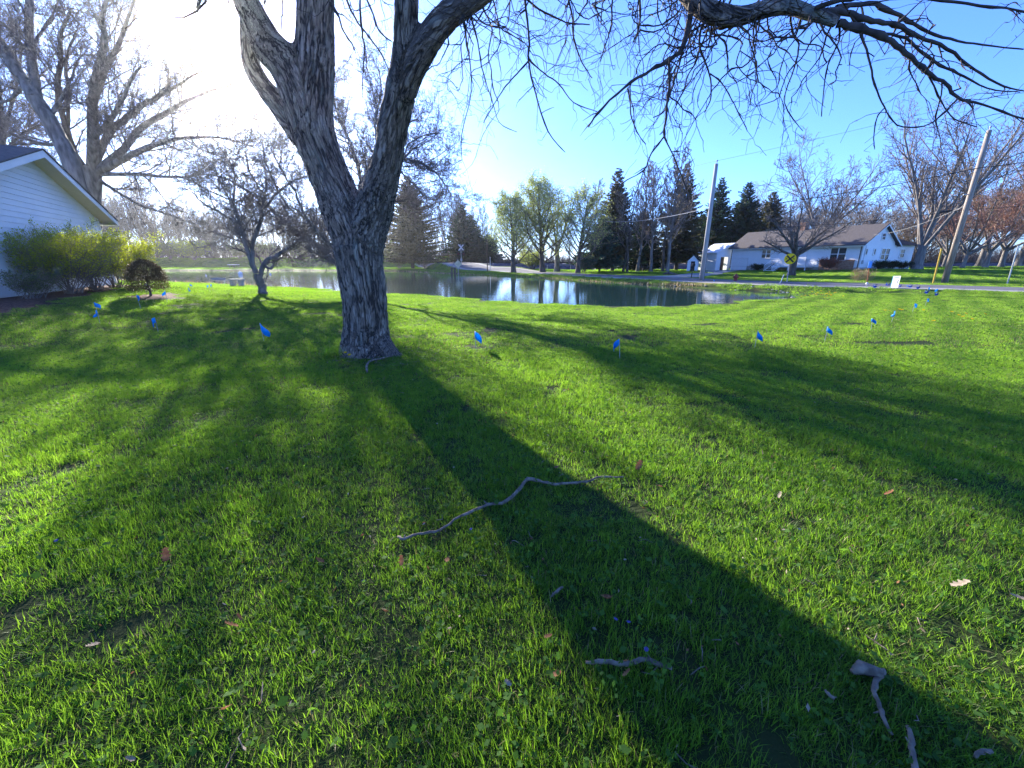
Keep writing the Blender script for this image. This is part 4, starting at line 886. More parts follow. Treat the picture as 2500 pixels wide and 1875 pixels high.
traced('bare_tree', [[(205,560,40),(180,420,36),(150,350,34),(115,285,33),(85,240,33)],
  [(85,240,28),(40,172,26),(5,112,24),(-60,30,20),(-120,-60,12)], [(95,255,22),(83,190,20),(76,130,18),(70,60,17),(72,-10,16),(80,-120,10)],
  [(120,290,10),(150,240,8),(170,200,6),(190,150,4)], [(150,350,9),(90,350,8),(40,330,6),(-20,330,4)], [(75,130,8),(100,80,6),(130,30,4),(150,-20,3)], [(60,205,9),(30,240,7),(0,250,5),(-40,250,3)]],
  27, 'thick bare tree leaning left behind the garage roof peak', 'tree', CL, (0, 1.9), 2.9, 5, M['bark'], M['twig'], rmin=.012)
traced('bare_tree', [[(6,600,18),(6,420,16),(4,330,15)], [(4,330,12),(0,250,10),(-10,150,8),(0,60,5)], [(5,340,8),(30,250,7),(50,150,5),(45,60,3)], [(6,380,7),(50,330,6),(110,300,4)], [(5,350,6),(-30,280,5),(-60,200,3)], [(8,400,6),(60,400,5),(120,420,3)]],
  38, 'farther bare tree at the left picture edge over the garage roof', 'tree', CL, (0, 3.0), 3.0, 8, M['bark_dark'], M['twig'], rmin=.014)
traced('orchard_tree', [[(645,735,21),(640,705,19),(633,685,19),(627,668,17)],
  [(626,667,13),(610,625,11),(598,592,10),(590,550,9),(575,512,8),(570,480,6),(573,430,5),(560,390,3)],
  [(617,640,10),(618,592,9),(632,560,10),(640,510,8),(645,480,6),(652,440,5),(640,390,3)],
  [(633,680,12),(648,640,12),(680,622,9),(705,602,6),(740,585,4)], [(648,650,8),(662,655,7),(668,640,6)], [(590,550,6),(540,520,5),(500,500,4),(470,470,3)],
  [(640,510,6),(680,470,5),(720,440,4),(750,430,3)], [(575,510,5),(540,450,4),(520,400,3)], [(598,592,5),(560,580,4),(520,565,3)], [(645,480,5),(610,420,4),(600,370,3)]],
  20.4, 'small crooked orchard tree forking low on the lawn left of the near trunk', 'tree', CO, (0, 3.3), 1.9, 12, M['bark'], M['twig'], rmin=.006, leaf=(1500, .028, .01), leafmat=M['leaf_olive'])
traced('orchard_tree', [[(872,722,20),(874,690,19),(873,650,18)],
  [(873,660,12),(835,655,11),(790,615,10),(740,578,9),(700,545,8),(640,492,7),(560,440,5),(500,425,3)], [(868,640,11),(820,610,9),(772,560,8),(745,530,7),(720,470,5),(690,420,4),(660,360,3)],
  [(873,650,14),(880,560,12),(880,485,11),(880,430,9),(870,390,8),(850,340,7),(835,300,6),(812,235,5),(820,180,3)], [(880,470,9),(900,405,8),(925,350,6),(915,300,5),(930,230,4),(925,170,3)],
  [(875,600,10),(910,540,9),(955,490,7),(1000,500,5),(1050,530,3)], [(876,560,10),(920,450,9),(955,400,8),(985,388,7),(1030,400,5),(1072,430,4),(1105,480,3)],
  [(985,388,5),(1000,350,4),(1040,330,3),(1080,325,2)], [(925,350,5),(980,310,4),(1020,290,3)], [(835,300,5),(790,260,4),(760,200,3)], [(745,530,5),(700,500,4),(650,400,4),(640,340,3)], [(955,400,5),(1000,440,4),(1040,480,3)]],
  21.5, 'wide bare twiggy tree standing right behind the forked near trunk', 'tree', CO, (0, 4.6), 2.0, 15, M['bark'], M['twig'], rmin=.006, leaf=(2500, .03, .01), leafmat=M['leaf_olive'])
# ---- front yard tree of the house
yt = make_tree('yard_tree', dict(VASE, trunk=.26, n=[8, 10, 7, 4], ang=[(28, 62), (25, 55), (30, 60), (30, 60)], up=[0, .035, .04, .05, .03]), 9.6, .38, 21, 'wide spreading bare tree in the front yard of the white house behind the yellow sign', 'tree', M['bark_dark'], M['twig'])
p = Gt(1932, 673); put(yt, p.x, p.y, .4)
# ---- pears by the road
def gx_(px, Y): d = Y * cT + CZ * sT; return (px - 1250) / FPX * d
gp_ = 'leafing ornamental trees in a row behind the pond'
for i, (px, Y, Hh, r_, s_, lf, lb, sp_) in enumerate([(1255,57,10.4,.26,31,(17000,.14,.22),'leftmost of three upright trees with fresh pale leaves behind the pond','leaf_pear'),
        (1325,58,12.4,.28,32,(19000,.14,.22),'middle and tallest of three upright trees with fresh pale leaves behind the pond','leaf_pear'),
        (1411,55,10.6,.24,33,(10000,.13,.22),'rightmost of three upright trees with fresh pale leaves, sparser crown','leaf_pear')]):
    t = make_tree('flowering_pear', PEAR, Hh, r_, s_, lb, 'tree', M['bark_dark'], M['twig'], gp_, lf, M[sp_]); x = gx_(px, Y); put(t, x, Y, i, 1.28, sz=1.05)
t = make_tree('maple_tree', dict(VASE, n=[6, 8, 6, 4]), 12.4, .40, 36, 'thick trunked tree with scattered yellow green leaves between the leafing trees', 'tree', M['bark'], M['twig'], None, (3600, .24, .35), M['leaf_yellow']); put(t, gx_(1360, 63), 63, 1)
# ---- evergreens
ge = 'spruces along the far side of the pond'
for (px, Y, Hh, Rw, s_, nd, lb, kw) in [
  (1008, 84, 16.3, 6.3, 41, 'needles_brown', 'very broad dark spruce on the far bank right of the near trunk', dict(dens=1.1)),
  (1132, 98, 13.2, 4.4, 42, 'needles', 'spruce behind the rail crossing signal mast', {}),
  (1152, 104, 11.4, 4.2, 43, 'needles', 'second spruce behind and right of the rail crossing signal', {}),
  (1192, 102, 7.2, 3.8, 44, 'needles', 'low rounded spruce behind the thin pole at the crossing', {}),
  (1463, 60, 7.0, 2.6, 45, 'needles_blue', 'young bluish spruce just right of the leafing trees', dict(z0=.12)),
  (1494, 62, 13.3, 3.0, 46, 'needles_brown', 'tall open spruce with brownish top on a bare lower trunk', dict(z0=.16, gap=.3)),
  (1560, 70, 9.0, 3.4, 47, 'needles', 'shorter dark spruce behind the thin leaning trunks', dict(z0=.05)),
  (1650, 70, 15.6, 3.9, 48, 'needles_brown', 'tallest brownish green spruce left of the grey utility pole', dict(z0=.10, gap=.35)),
  (1735, 84, 16.0, 4.4, 49, 'needles', 'dark spruce directly behind the grey utility pole', {}),
  (1798, 84, 15.2, 5.0, 50, 'needles', 'dark spruce right of the grey utility pole above the outbuilding', {}),
  (1858, 88, 14.2, 5.0, 51, 'needles_brown', 'yellowish spruce above the left end of the house roof', dict(gap=.3)),
  (1700, 90, 10.5, 5.5, 52, 'needles', 'low dark spruce filling the gap left of the shed', {})]:
    t = make_conifer('spruce_tree', Hh * 1.03, Rw * 1.5, s_, lb, M[nd], ge, **kw); put(t, gx_(px, Y), Y, s_)
# mixed leaves hanging on the broad spruce
# ---- bare trees among them
UPX = dict(UPR, n=[26, 7, 4], rmin=.02)
protoA = make_tree('bare_tree', UPX, 12, .17, 61, 'x', 'tree', M['bark'], M['twig'])
protoB = make_tree('bare_tree', dict(UPX, wig=[.07, .1, .12, .14], n=[16, 7, 4]), 11, .15, 62, 'x', 'tree', M['bark_dark'], M['twig'])
protoC = make_tree('bare_tree', dict(VASE, rmin=.016, len=[2.9, .42, .45, .5], n=[6, 10, 7, 4]), 12, .24, 63, 'x', 'tree', M['bark'], M['twig'])
protoD = make_tree('bare_tree', dict(VASE, rmin=.016, trunk=.18, n=[8, 12, 7, 4], ang=[(14, 55), (20, 42), (25, 50), (30, 60)], len=[3.9, .40, .45, .5]), 13, .27, 64, 'x', 'tree', M['bark'], M['twig'])
for k_, q_ in enumerate((protoA, protoB, protoC, protoD)): q_['k'] = k_
SC = {'bare_tree0': 1.2, 'bare_tree1': 1.25, 'bare_tree2': 1.15, 'bare_tree3': 1.05}
def cop(pr, px, Y, rz, s, label, group, x=None, sz=None, tw=None):
    s *= SC[pr.name.split('.')[0] + str(pr['k'])]; sz = None if sz is None else sz * SC['bare_tree' + str(pr['k'])]
    c = copy_tree(pr); del c['k']; tag(c, label, 'tree', group); X = gx_(px, Y) if x is None else x; put(c, X, Y, rz, s, sz=sz)
    if tw:
        for ch in [q for q in bpy.data.objects if q.parent == c and q.name.startswith('crown')]:
            if ch.data.users > 1: ch.data = twmesh(pr, ch, tw)
    return c
twcache = {}
def twmesh(pr, ch, tw):
    k = (pr['k'], tw)
    if k not in twcache: twcache[k] = ch.data.copy(); twcache[k].materials[0] = M[tw]
    return twcache[k]
gm = 'thin bare trees between the spruces'
for px, Y, pr, rz, s, lb in [(1520,60,protoB,0,.95,'thin bare tree with near vertical stem right of the tall open spruce'),(1531,59,protoB,2,.9,'thin bare tree leaning right beside the near vertical one'),
   (1556,61,protoA,1,1.12,'pale straight bare trunk midway between two tall spruces'),(1588,60,protoA,3,1.1,'dark bare trunk leaning right before the tallest spruce'),
   (1619,60,protoB,4,1.15,'narrow dark bare tree just left of the sunlit double trunk'),(1629,59.5,protoA,5,1.22,'sunlit grey bare trunk left of the driveway'),(1440,72,protoA,.5,1.1,'bare tree rising behind the rightmost leafing tree')]:
    cop(pr, px, Y, rz, s, lb, gm)
gh = 'bare trees behind the house'
for px, Y, pr, rz, s, lb, tw in [(1985,70,protoC,0,1.25,'bare tree behind the house chimney, left of a pair','twig'),(2015,72,protoD,2,1.15,'bare tree behind the middle of the house roof, right of a pair','twig'),
   (1945,84,protoD,3,1.0,'bare tree far behind the yard tree crown','twig'),(1905,90,protoC,1,1.0,'low bare tree behind the left part of the roof','twig_tan'),
   (2080,92,protoD,1.5,1.0,'tan bare tree behind the right part of the house roof','twig_tan'),(2120,98,protoC,.7,1.05,'tan bare tree above the gable peak','twig_tan'),(2165,90,protoD,5,.95,'tan bare tree right of the gable peak','twig_tan')]:
    cop(pr, px, Y, rz, s, lb, gh, tw=tw)
# the large multi stem maple right of the house, and the reddish one
p = Gt(2238, 657)
bm_ = make_tree('maple_tree', dict(VASE, rmin=.012, trunk=.17, n=[8, 13, 8, 4], wig=[.03, .05, .08, .12, .15], ang=[(10, 42), (18, 40), (25, 48), (30, 60)], len=[4.4, .40, .45, .5]), 13.5, .40, 71, 'big bare maple with many rising stems right of the white house', 'tree', M['bark'], M['twig'])
put(bm_, 49.5, 52, 1.0, 1.32)
gr2 = 'spreading bare trees by the rail line on the right'
for px, Y, pr, rz, s, lb, tw in [(2345,58,protoD,2.2,.95,'reddish budding tree behind the brown utility pole','twig_red'),(2400,60,protoD,4.1,1.15,'reddish brown bare tree right of the brown utility pole','twig_red'),(2385,66,protoC,.3,1.5,'tall grey bare tree behind the reddish ones','twig'),
   (2440,62,protoD,.9,1.2,'tan bare tree with wide crown before the grey building','twig_tan'),(2480,70,protoC,5,1.5,'tall bare tree at the right picture edge','twig'),(2300,74,protoD,3.4,1.3,'bare tree behind the brown utility pole foot','twig'),
   (2350,90,protoD,1.1,1.3,'far tan bare tree beyond the tracks behind the reddish trees','twig_tan'),(2230,92,protoD,2.9,1.2,'far tan bare tree behind the big maple','twig_tan'),(2540,66,protoD,2,1.3,'bare tree reaching in from beyond the right edge','twig')]:
    cop(pr, px, Y, rz, s, lb, gr2, tw=tw)
# woods beyond the pond, left
gw = 'bare trees of the wood beyond the pond'; rw = random.Random(5); n_ = 0
for o in (protoA, protoB, protoC, protoD): pass
for row, (Y0, s0) in enumerate([(121, 1.0), (130, 1.15), (141, 1.25)]):
    x = -168 + row * 2
    while x < -6 - row * 3:
        Y = Y0 + rw.uniform(-3, 3); pr = rw.choice((protoA, protoB, protoA, protoD)); s = s0 * rw.uniform(.85, 1.25) * (1.25 if gx_(420, Y) > x else .92)
        cop(pr, 0, Y, rw.uniform(0, 6.28), s * (1.1 if pr is not protoD else .95), 'grey bare tree in the wood on the bank beyond the pond', gw, x=x, sz=s * 1.1, tw='twig_purple'); x += rw.uniform(2.6, 4.4) * (1 + row * .2); n_ += 1
# trees beyond the tracks behind the leafing trees and spruces
rw = random.Random(9); x = 4
while x < 150:
    cop(rw.choice((protoC, protoD, protoA)), 0, 108 + rw.uniform(-5, 14), rw.uniform(0, 6.28), rw.uniform(.7, .95) if x < 40 else rw.uniform(1.0, 1.3), 'far bare tree in the line beyond the rail tracks', 'far bare trees beyond the rail tracks', x=x, tw='twig_tan' if x > 30 else 'twig_purple'); x += rw.uniform(4, 7); n_ += 1
print('wood trees', n_)
for pr in (protoA, protoB, protoC, protoD):
    for ch in [q for q in bpy.data.objects if q.parent == pr]: bpy.data.objects.remove(ch)
    bpy.data.objects.remove(pr)
# ================================================================ SHRUBS
def shrub(name, H, r0, stems, spread, seed, label, cat, leaf, lm, twigm, group=None, up=.03, cfg=None, rise=.4):
    C = dict(SHRUB, stems=stems, spread=spread, **(cfg or {})); rg = random.Random(seed); out = [[] for _ in C['seg']]
    for s in range(stems):
        a = rg.random() * 6.283; e = rg.random() ** .6 * spread; d = Vector((math.cos(a) * e, math.sin(a) * e, 1)).normalized()
        grow(out, Vector((rg.gauss(0, .12), rg.gauss(0, .12), -.05)), d, H * rg.uniform(.85, 1.15) / max(d.z, .6), r0, 0, C, rg)
    root = empty(name, (0, 0, 0), label, cat, group)
    V_, F_ = tubes_np([x for l in out for x in l], 4); link(bpy.data.objects.new('stems', mesh_np('stems', V_, F_, True, twigm)), root)
    if leaf:
        rs = np.random.RandomState(seed); n, size, sd_, zlo = leaf; P = []; tw = [x for l in out[1:] for x in l]
        while len(P) < n:
            p, _ = tw[rs.randint(len(tw))]; q = p[rs.randint(1, len(p))]
            if q.z > H * (zlo + rs.uniform(0, .35)) or rs.rand() < .12: P.append(tuple(q))
        V_, F_ = leaves_np(np.array(P) + rs.normal(size=(n, 3)) * sd_, size, rs, -.3); link(bpy.data.objects.new('leaves', mesh_np('leaves', V_, F_, False, lm)), root)
    return root
ghd = 'clipped vase shaped shrubs along the garage wall'
for i, (s_, o_, Hh, lb) in enumerate([(1.7, 1.25, 1.78, 'leftmost leafy shrub spreading from bare stems against the garage wall'), (4.1, 1.3, 1.84, 'middle leafy shrub against the garage wall, bright yellow green top'), (6.4, 1.25, 1.78, 'rightmost leafy shrub near the garage corner, glowing yellow green edge')]):
    q = gar(s_, o_, 0); t = shrub('garden_shrub', Hh, .016, 34, 1.05, 81 + i, lb, 'shrub', (26000, .055, .05, .30), M['leaf_hedge'], M['twig'], ghd, cfg=dict(n=[12, 7])); put(t, q.x, q.y, i)
q = gar(-.6, 1.0, 0); t = shrub('garden_shrub', .75, .012, 22, 1.0, 85, 'small dark shrub at the left picture edge below the garage wall', 'shrub', (3500, .05, .03, .1), M['leaf_olive'], M['twig']); put(t, q.x, q.y, 0)
# small mushroom shaped evergreen
def dome_ever(x, y):
    root = empty('topiary_evergreen', (0, 0, 0), 'small clipped brownish evergreen with domed top and thin lower skirt on a bare stem', 'shrub'); rs = np.random.RandomState(3)
    rg = random.Random(3); P = [([Vector((0, 0, -.05)), Vector((.02, 0, .3)), Vector((-.02, .01, .7)), Vector((0, 0, 1.1))], [.05, .04, .035, .02])]
    for k in range(60): a = rg.random() * 6.28; z = rg.uniform(.25, 1.1); e = Vector((math.cos(a) * .62, math.sin(a) * .62, z + .2)); s0 = Vector((0, 0, z)); P.append(([s0, s0.lerp(e, .5) + Vector((0, 0, .05)), e], [.012, .009, .004]))
    V_, F_ = tubes_np(P[:1], 8); link(bpy.data.objects.new('trunk', mesh_np('trunk', V_, F_, True, M['bark_dark'])), root)
    V_, F_ = tubes_np(P[1:], 4); link(bpy.data.objects.new('branches', mesh_np('branches', V_, F_, True, M['twig_dark'])), root)
    Q = []
    while len(Q) < 15000:
        z = rs.uniform(.22, 1.48); r_ = .70 * math.sqrt(max(0, 1 - ((z - .72) / .76) ** 2)) if z > .72 else .72
        dens = 1 if z > .68 else (.62 if z > .32 else .2)
        if rs.rand() > dens: continue
        a = rs.rand() * 6.28; rr = r_ * math.sqrt(rs.uniform(.35, 1)) * (1 + .06 * math.sin(a * 5)); Q.append((math.cos(a) * rr, math.sin(a) * rr, z + .02 * math.sin(a * 7)))
    V_, F_ = leaves_np(np.array(Q), .065, rs, -.4, .3); link(bpy.data.objects.new('crown', mesh_np('crown', V_, F_, False, M['olive_needle'])), root)
    put(root, x, y, 0, .88); return root
t = dome_ever(*RS); dpx = 1.0
gsb = 'green bushes on the bank beyond the pond'
for i, (px, Y, Hh, sp, lb) in enumerate([(478, 108, 3.3, 1.3, 'widest bright green bush on the bank beyond the pond'), (420, 109, 2.9, 1.0, 'dark green bush left of the widest bush on the far bank'), (360, 109, 2.2, .9, 'small green bush farthest left on the far bank'),
      (590, 110, 2.6, 1.1, 'green bush on the far bank behind the small orchard tree'), (652, 109, 2.9, 1.1, 'green bush on the far bank right of the orchard tree'), (735, 110, 2.4, 1.0, 'green bush on the far bank left of the near trunk')]):
    t = shrub('bank_bush', Hh, .03, 40, sp, 90 + i, lb, 'bush', (9000, .26, .20, .05), M['leaf_hedge'] if i == 0 else M['leaf_olive'], M['twig'], gsb, cfg=dict(n=[9, 4], rmin=.012)); put(t, gx_(px, Y), Y, i)
for i, (px, Y, Hh, sp, lm, lb) in enumerate([(1480, 69, 1.9, 1.0, 'leaf_yellow', 'yellow green bush beside the foot of the open spruce'), (1300, 71, 2.6, 1.0, 'leaf_yellow', 'bright yellow green bush by the tracks between the leafing trees'), (1425, 57, 1.7, .8, 'needles_blue', 'low bluish bush at the foot of the rightmost leafing tree'), (1038, 82, 3.0, .9, 'needles', 'dark bush beside the foot of the broad spruce'), (975, 86, 3.2, 1.0, 'leaf_olive', 'pale green bush under the left side of the broad spruce')]):
    t = shrub('bush', Hh, .02, 30, sp, 100 + i, lb, 'bush', (5000, .16, .12, .05), M[lm], M['twig'], None, cfg=dict(n=[9, 4], rmin=.01)); put(t, gx_(px, Y), Y, i)
# foundation planting of the house
q = H(a_of(2046), -1.5, 0); t = shrub('bush', 1.25, .012, 26, .9, 110, 'rust red bush below the big front window of the house', 'bush', (4500, .09, .06, .05), M['leaf_red'], M['twig'], None, cfg=dict(n=[8, 4], rmin=.006)); put(t, q.x, q.y)
for i, (a_, b_, lb) in enumerate([(hl - 5.5, -1.0, 'low dark green shrub right of the white garage door'), (hl - 7.2, -1.0, 'low dark green shrub left of the porch steps'), (-1.0, 2.2, 'low dark shrub under the first gable windows'), (-1.0, 4.4, 'low dark shrub under the paired gable windows'), (-1.0, 6.8, 'low dark shrub under the annex wall')]):
    q = H(a_, b_, 0); t = shrub('foundation_shrub', .75, .012, 24, 1.1, 115 + i, lb, 'shrub', (2600, .10, .07, .0), M['needles'], M['twig_dark'], 'low dark shrubs around the house', cfg=dict(n=[7, 4], rmin=.006)); put(t, q.x, q.y)
for i, (px, py) in enumerate([(2098, 668), (2122, 668)]):
    p = Gt(px, py); t = shrub('dry_grass_clump', .85, .006, 46, .7, 130 + i, ('left', 'right')[i] + ' pale tan dry grass clump by the front corner of the house', 'ornamental grass', None, None, M['tan_grass'], None, cfg=dict(n=[2, 2], wig=[.09, .1, .1], rmin=.006)); put(t, p.x, p.y)
# ================================================================ POLES, WIRES, SIGNS
def pole(x, y, Hh, r0, label, m, grp='utility poles'):
    root = empty('utility_pole', (x, y, hz(x, y)), label, 'utility pole', grp)
    mb = MB(); mb.tube([(0, 0, -.2), (0, 0, Hh * .5), (0, 0, Hh)], [r0, r0 * .85, r0 * .68], 12); mb.build('pole', m, root, True)
    mb = MB(); mb.bar((0, 0, Hh), (.02, 0, Hh + .14), .03); mb.ball((.02, 0, Hh + .2), .07, 8); mb.build('insulator', M['metal'], root)
    mb = MB(); mb.bar((r0 * .9, -.05, 0), (r0 * .75, -.04, Hh * .8), .018); mb.build('ground_wire', M['dark'], root); return root
pA = Gt(1712, 687); topA = at(1742, 400, pA.y); P1 = pole(pA.x, pA.y, topA.z - hz(pA.x, pA.y), .185, 'grey weathered utility pole between the pond bank and the shed', M['pole_grey'])
pB = Gt(2305, 691); pB = Vector((pB.x, pB.y, 0)); topB = at(2402, 318, pB.y); P2 = pole(pB.x, pB.y, topB.z - hz(pB.x, pB.y), .20, 'brown wooden utility pole standing right of the house beside the road', M['pole'])
_mb = MB(); _mb.bar((-.5, 0, 6.1), (.2, 0, 6.15), .035); _mb.build('bracket', M['metal'], P2)
def cable(pts, r, label, m, sag=0.0):
    mb = MB(); a, b = Vector(pts[0]), Vector(pts[1]); n = 18; P = [a.lerp(b, i / n) - Vector((0, 0, sag * 4 * (i / n) * (1 - i / n))) for i in range(n + 1)]
    mb.tube(P, [r] * len(P), 5); return tag(mb.build('overhead_cable', m), label, 'cable', 'overhead cables')
tA = Vector((pA.x, pA.y, topA.z))
cable([tA + Vector((0, 0, .2)), at(2760, 150, 24)], .009, 'thin topmost power line rising from the grey pole to the upper right', M['wire_pale'], .15)
cable([tA + Vector((0, 0, .2)), at(1300, 480, 62)], .010, 'thin power line running left from the top of the grey pole', M['wire_pale'], .3)
cable([at(1735, 515, pA.y), Vector((pB.x - .1, pB.y - .1, at(2378, 411, pB.y).z))], .022, 'thick dark cable between the two utility poles', M['wire'], .25)
cable([Vector((pB.x - .1, pB.y - .1, at(2378, 411, pB.y).z)), at(2760, 352, 27)], .022, 'thick dark cable running right from the brown pole', M['wire'], .1)
lw = cable([at(1735, 560, pA.y), Vector((pB.x, pB.y, at(2365, 512, pB.y).z))], .014, 'lower dark cable with a splice between the two utility poles', M['wire'], .3)
mb = MB(); q0 = at(2292, 518, pB.y + .4); q1 = at(2326, 514, pB.y + .2); mb.tube([q0, q0.lerp(q1, .2), q0.lerp(q1, .8), q1], [.02, .06, .06, .02], 8); tag(mb.build('cable_splice', M['wire']), 'black splice case hanging on the lower cable left of the brown pole', 'cable splice')
cable([Vector((pB.x, pB.y, at(2365, 512, pB.y).z)), at(2700, 480, 28)], .014, 'lower dark cable running right from the brown pole', M['wire'], .1)
cable([at(1727, 508, pA.y), at(1480, 541, 52)], .02, 'pale cable sagging left from the grey pole before the spruces', M['wire_pale'], .35)
cable([Vector((pB.x, pB.y, at(2365, 500, pB.y).z)), H(-.1, 1.2, 4.4)], .012, 'service wire from the brown pole to the house gable', M['wire_pale'], .4)
# crossing equipment, far
def Yx(px, Y): return gx_(px, Y)
cr_ = empty('crossing_signal', (Yx(1127, 72), 72, .6), 'railway crossing mast with white crossed boards and twin round lights at the far road', 'crossing signal')
mb = MB(); mb.bar((0, 0, -.6), (0, 0, 3.6), .06); mb.build('mast', M['metal'], cr_)
for s_ in (1, -1): mb = MB(); c_, d_ = math.cos(R(45)), math.sin(R(45)) * s_; mb.slab([(-c_ * .6 - d_ * .11 * s_ * 0, -.1, 3.05 - d_ * .6), (-c_ * .6 + .12, -.1, 3.05 - d_ * .6 - .12 * s_), (c_ * .6 + .06, -.1, 3.05 + d_ * .6 - .06 * s_), (c_ * .6 - .06, -.1, 3.05 + d_ * .6 + .06 * s_)], .03 * s_); mb.build('crossboard', M['white'], cr_)
mb = MB(); mb.bar((-.55, -.08, 2.05), (.55, -.08, 2.05), .05); mb.build('light_arm', M['dark'], cr_)
for s_ in (-.45, .45): mb = MB(); mb.bar((s_, -.1, 2.05), (s_, -.16, 2.05), .30, n=18); l_ = mb.build('signal_light', M['black'], cr_); mb = MB(); mb.bar((s_, -.165, 2.05), (s_, -.2, 2.05), .12, n=12); mb.build('lens', mat('dark_red_lens', (.10, .01, .01)), l_)
mb = MB(); mb.box(-.15, -.2, .9, .15, .1, 1.3); mb.build('control_box', M['metal'], cr_)
x_ = Yx(1119, 60); z_ = hz(x_, 60); ds = empty('diamond_sign', (x_, 60, z_), 'diamond shaped traffic sign seen from behind beside the far road', 'traffic sign')
mb = MB(); mb.bar((0, 0, -.1), (0, 0, 2.4), .035); mb.build('post', M['metal'], ds); mb = MB(); mb.slab([(-.55, -.05, 1.75), (0, -.05, 1.2), (.55, -.05, 1.75), (0, -.05, 2.3)], .02); mb.build('panel', mat('tan_sign_back', (.50, .46, .30), (.60, .55, .38), 4), ds)
x_ = Yx(1123, 100); cp = empty('utility_pole', (x_, 100, 1), 'far utility pole with a long pale crossarm behind the crossing signal', 'utility pole', 'utility poles'); mb = MB(); mb.bar((0, 0, -1), (0, 0, 7.4), .13); mb.build('pole', M['pole'], cp); mb = MB(); mb.box(-1.9, -.08, 6.7, 1.9, .08, 6.85); mb.build('crossarm', M['wire_pale'], cp)
x_ = Yx(1190, 62); tp = empty('utility_pole', (x_, 62, hz(x_, 62)), 'thin dark pole at the far road left of the leafing trees', 'utility pole', 'utility poles'); mb = MB(); mb.bar((0, 0, -.2), (0, 0, 5.9), .07, .05); mb.build('pole', M['bark_dark'], tp); mb = MB(); mb.bar((.0, 0, 5.9), (0, 0, 6.05), .09); mb.build('cap', M['metal'], tp)
x_ = Yx(1197, 64); mb = MB(); mb.bar((0, 0, -.1), (0, 0, 1.9), .04); mb.bar((0, 0, 1.9), (0, 0, 2.0), .055); o = mb.build('marker_post', M['white']); o.location = (x_, 64, hz(x_, 64)); tag(o, 'slim white marker post beside the thin dark pole', 'marker post')
# low fence rail along the foot of the embankment
fr_ = empty('rail_fence', (20, 72.5, 0), 'low pale single rail fence before the rail embankment', 'fence'); mb = MB(); mb.bar((-14, 0, .85), (26, 0, .85), .035); mb.build('rail', M['wire_pale'], fr_)
for i in range(11): mb = MB(); x_ = -14 + i * 4; mb.bar((x_, 0, hz(20 + x_, 72.5) - .1), (x_, 0, .86), .04); mb.build('post', M['orange'] if i == 7 else M['metal'], fr_)
# yellow crossing warning sign
q = Gt(1921, 691); yq = q.y; root = empty('round_warning_sign', q, 'round yellow railroad warning sign with black X on a white post by the road', 'road sign'); c_ = at(1929, 632, yq); rr_ = 12.5 / FPX * dep(c_)
cz = c_.z - q.z; dx = c_.x - q.x
mb = MB(); mb.bar((0, 0, -.2), (dx, .03, cz + .3), .032); mb.build('post', M['wire_pale'], root)
nrm_ = Vector((-.45, -.89, 0)).normalized(); tx_ = Vector((.89, -.45, 0)).normalized()
def DS(u_, v_, o_): return Vector((dx, 0, cz)) + tx_ * u_ + Vector((0, 0, v_)) + nrm_ * o_
mb = MB(); n_ = 32; a_ = [DS(rr_ * math.cos(6.2832 * i / n_), rr_ * math.sin(6.2832 * i / n_), .05) for i in range(n_)]; mb.slab(a_[:3], 0) if False else mb.add(a_ + [p - nrm_ * .02 for p in a_], [tuple(range(n_)), tuple(range(n_, 2 * n_))[::-1]] + [(i, (i + 1) % n_, n_ + (i + 1) % n_, n_ + i) for i in range(n_)])
pl_ = mb.build('panel', M['yellow'], root); k = rr_ * .62; t_ = rr_ * .10; mb = MB()
for s_ in (1, -1): mb.add([DS(-k - t_, s_ * (k - t_), .056), DS(-k + t_, s_ * (k + t_), .056), DS(k + t_, s_ * (-k + t_), .056), DS(k - t_, s_ * (-k - t_), .056)], [(0, 1, 2, 3) if s_ < 0 else (3, 2, 1, 0)])
mb.build('cross', M['black'], pl_)
def text(body, size, M4, m, name, parent):
    cu = bpy.data.curves.new('t', 'FONT'); cu.body = body; cu.size = size; cu.align_x = 'CENTER'; cu.align_y = 'CENTER'; o = bpy.data.objects.new('t', cu); col.objects.link(o)
    dg_ = bpy.context.evaluated_depsgraph_get(); me = bpy.data.meshes.new_from_object(o.evaluated_get(dg_)); bpy.data.objects.remove(o); me.transform(M4); me.materials.clear(); me.materials.append(m)
    return link(bpy.data.objects.new(name, me), parent)
for s_ in (-1, 1):
    c4 = DS(s_ * rr_ * .60, 0, .056); M4 = Matrix((( tx_.x, 0, nrm_.x, c4.x), (tx_.y, 0, nrm_.y, c4.y), (0, 1, 0, c4.z), (0, 0, 0, 1))); text('R', rr_ * .55, M4, M['black'], 'letter', pl_)
q = Gt(1903, 694); mb = MB(); e_ = at(1913, 670, q.y); mb.tube([(0, 0, -.1), ((e_.x - q.x) * 1.2, 0, (e_.z - q.z))], [.035, .03], 6); mb.bar((0, 0, 0), (.0, 0, .12), .05); o = mb.build('leaning_post', M['metal']); o.location = q; tag(o, 'short grey post leaning right beside the round warning sign', 'post')
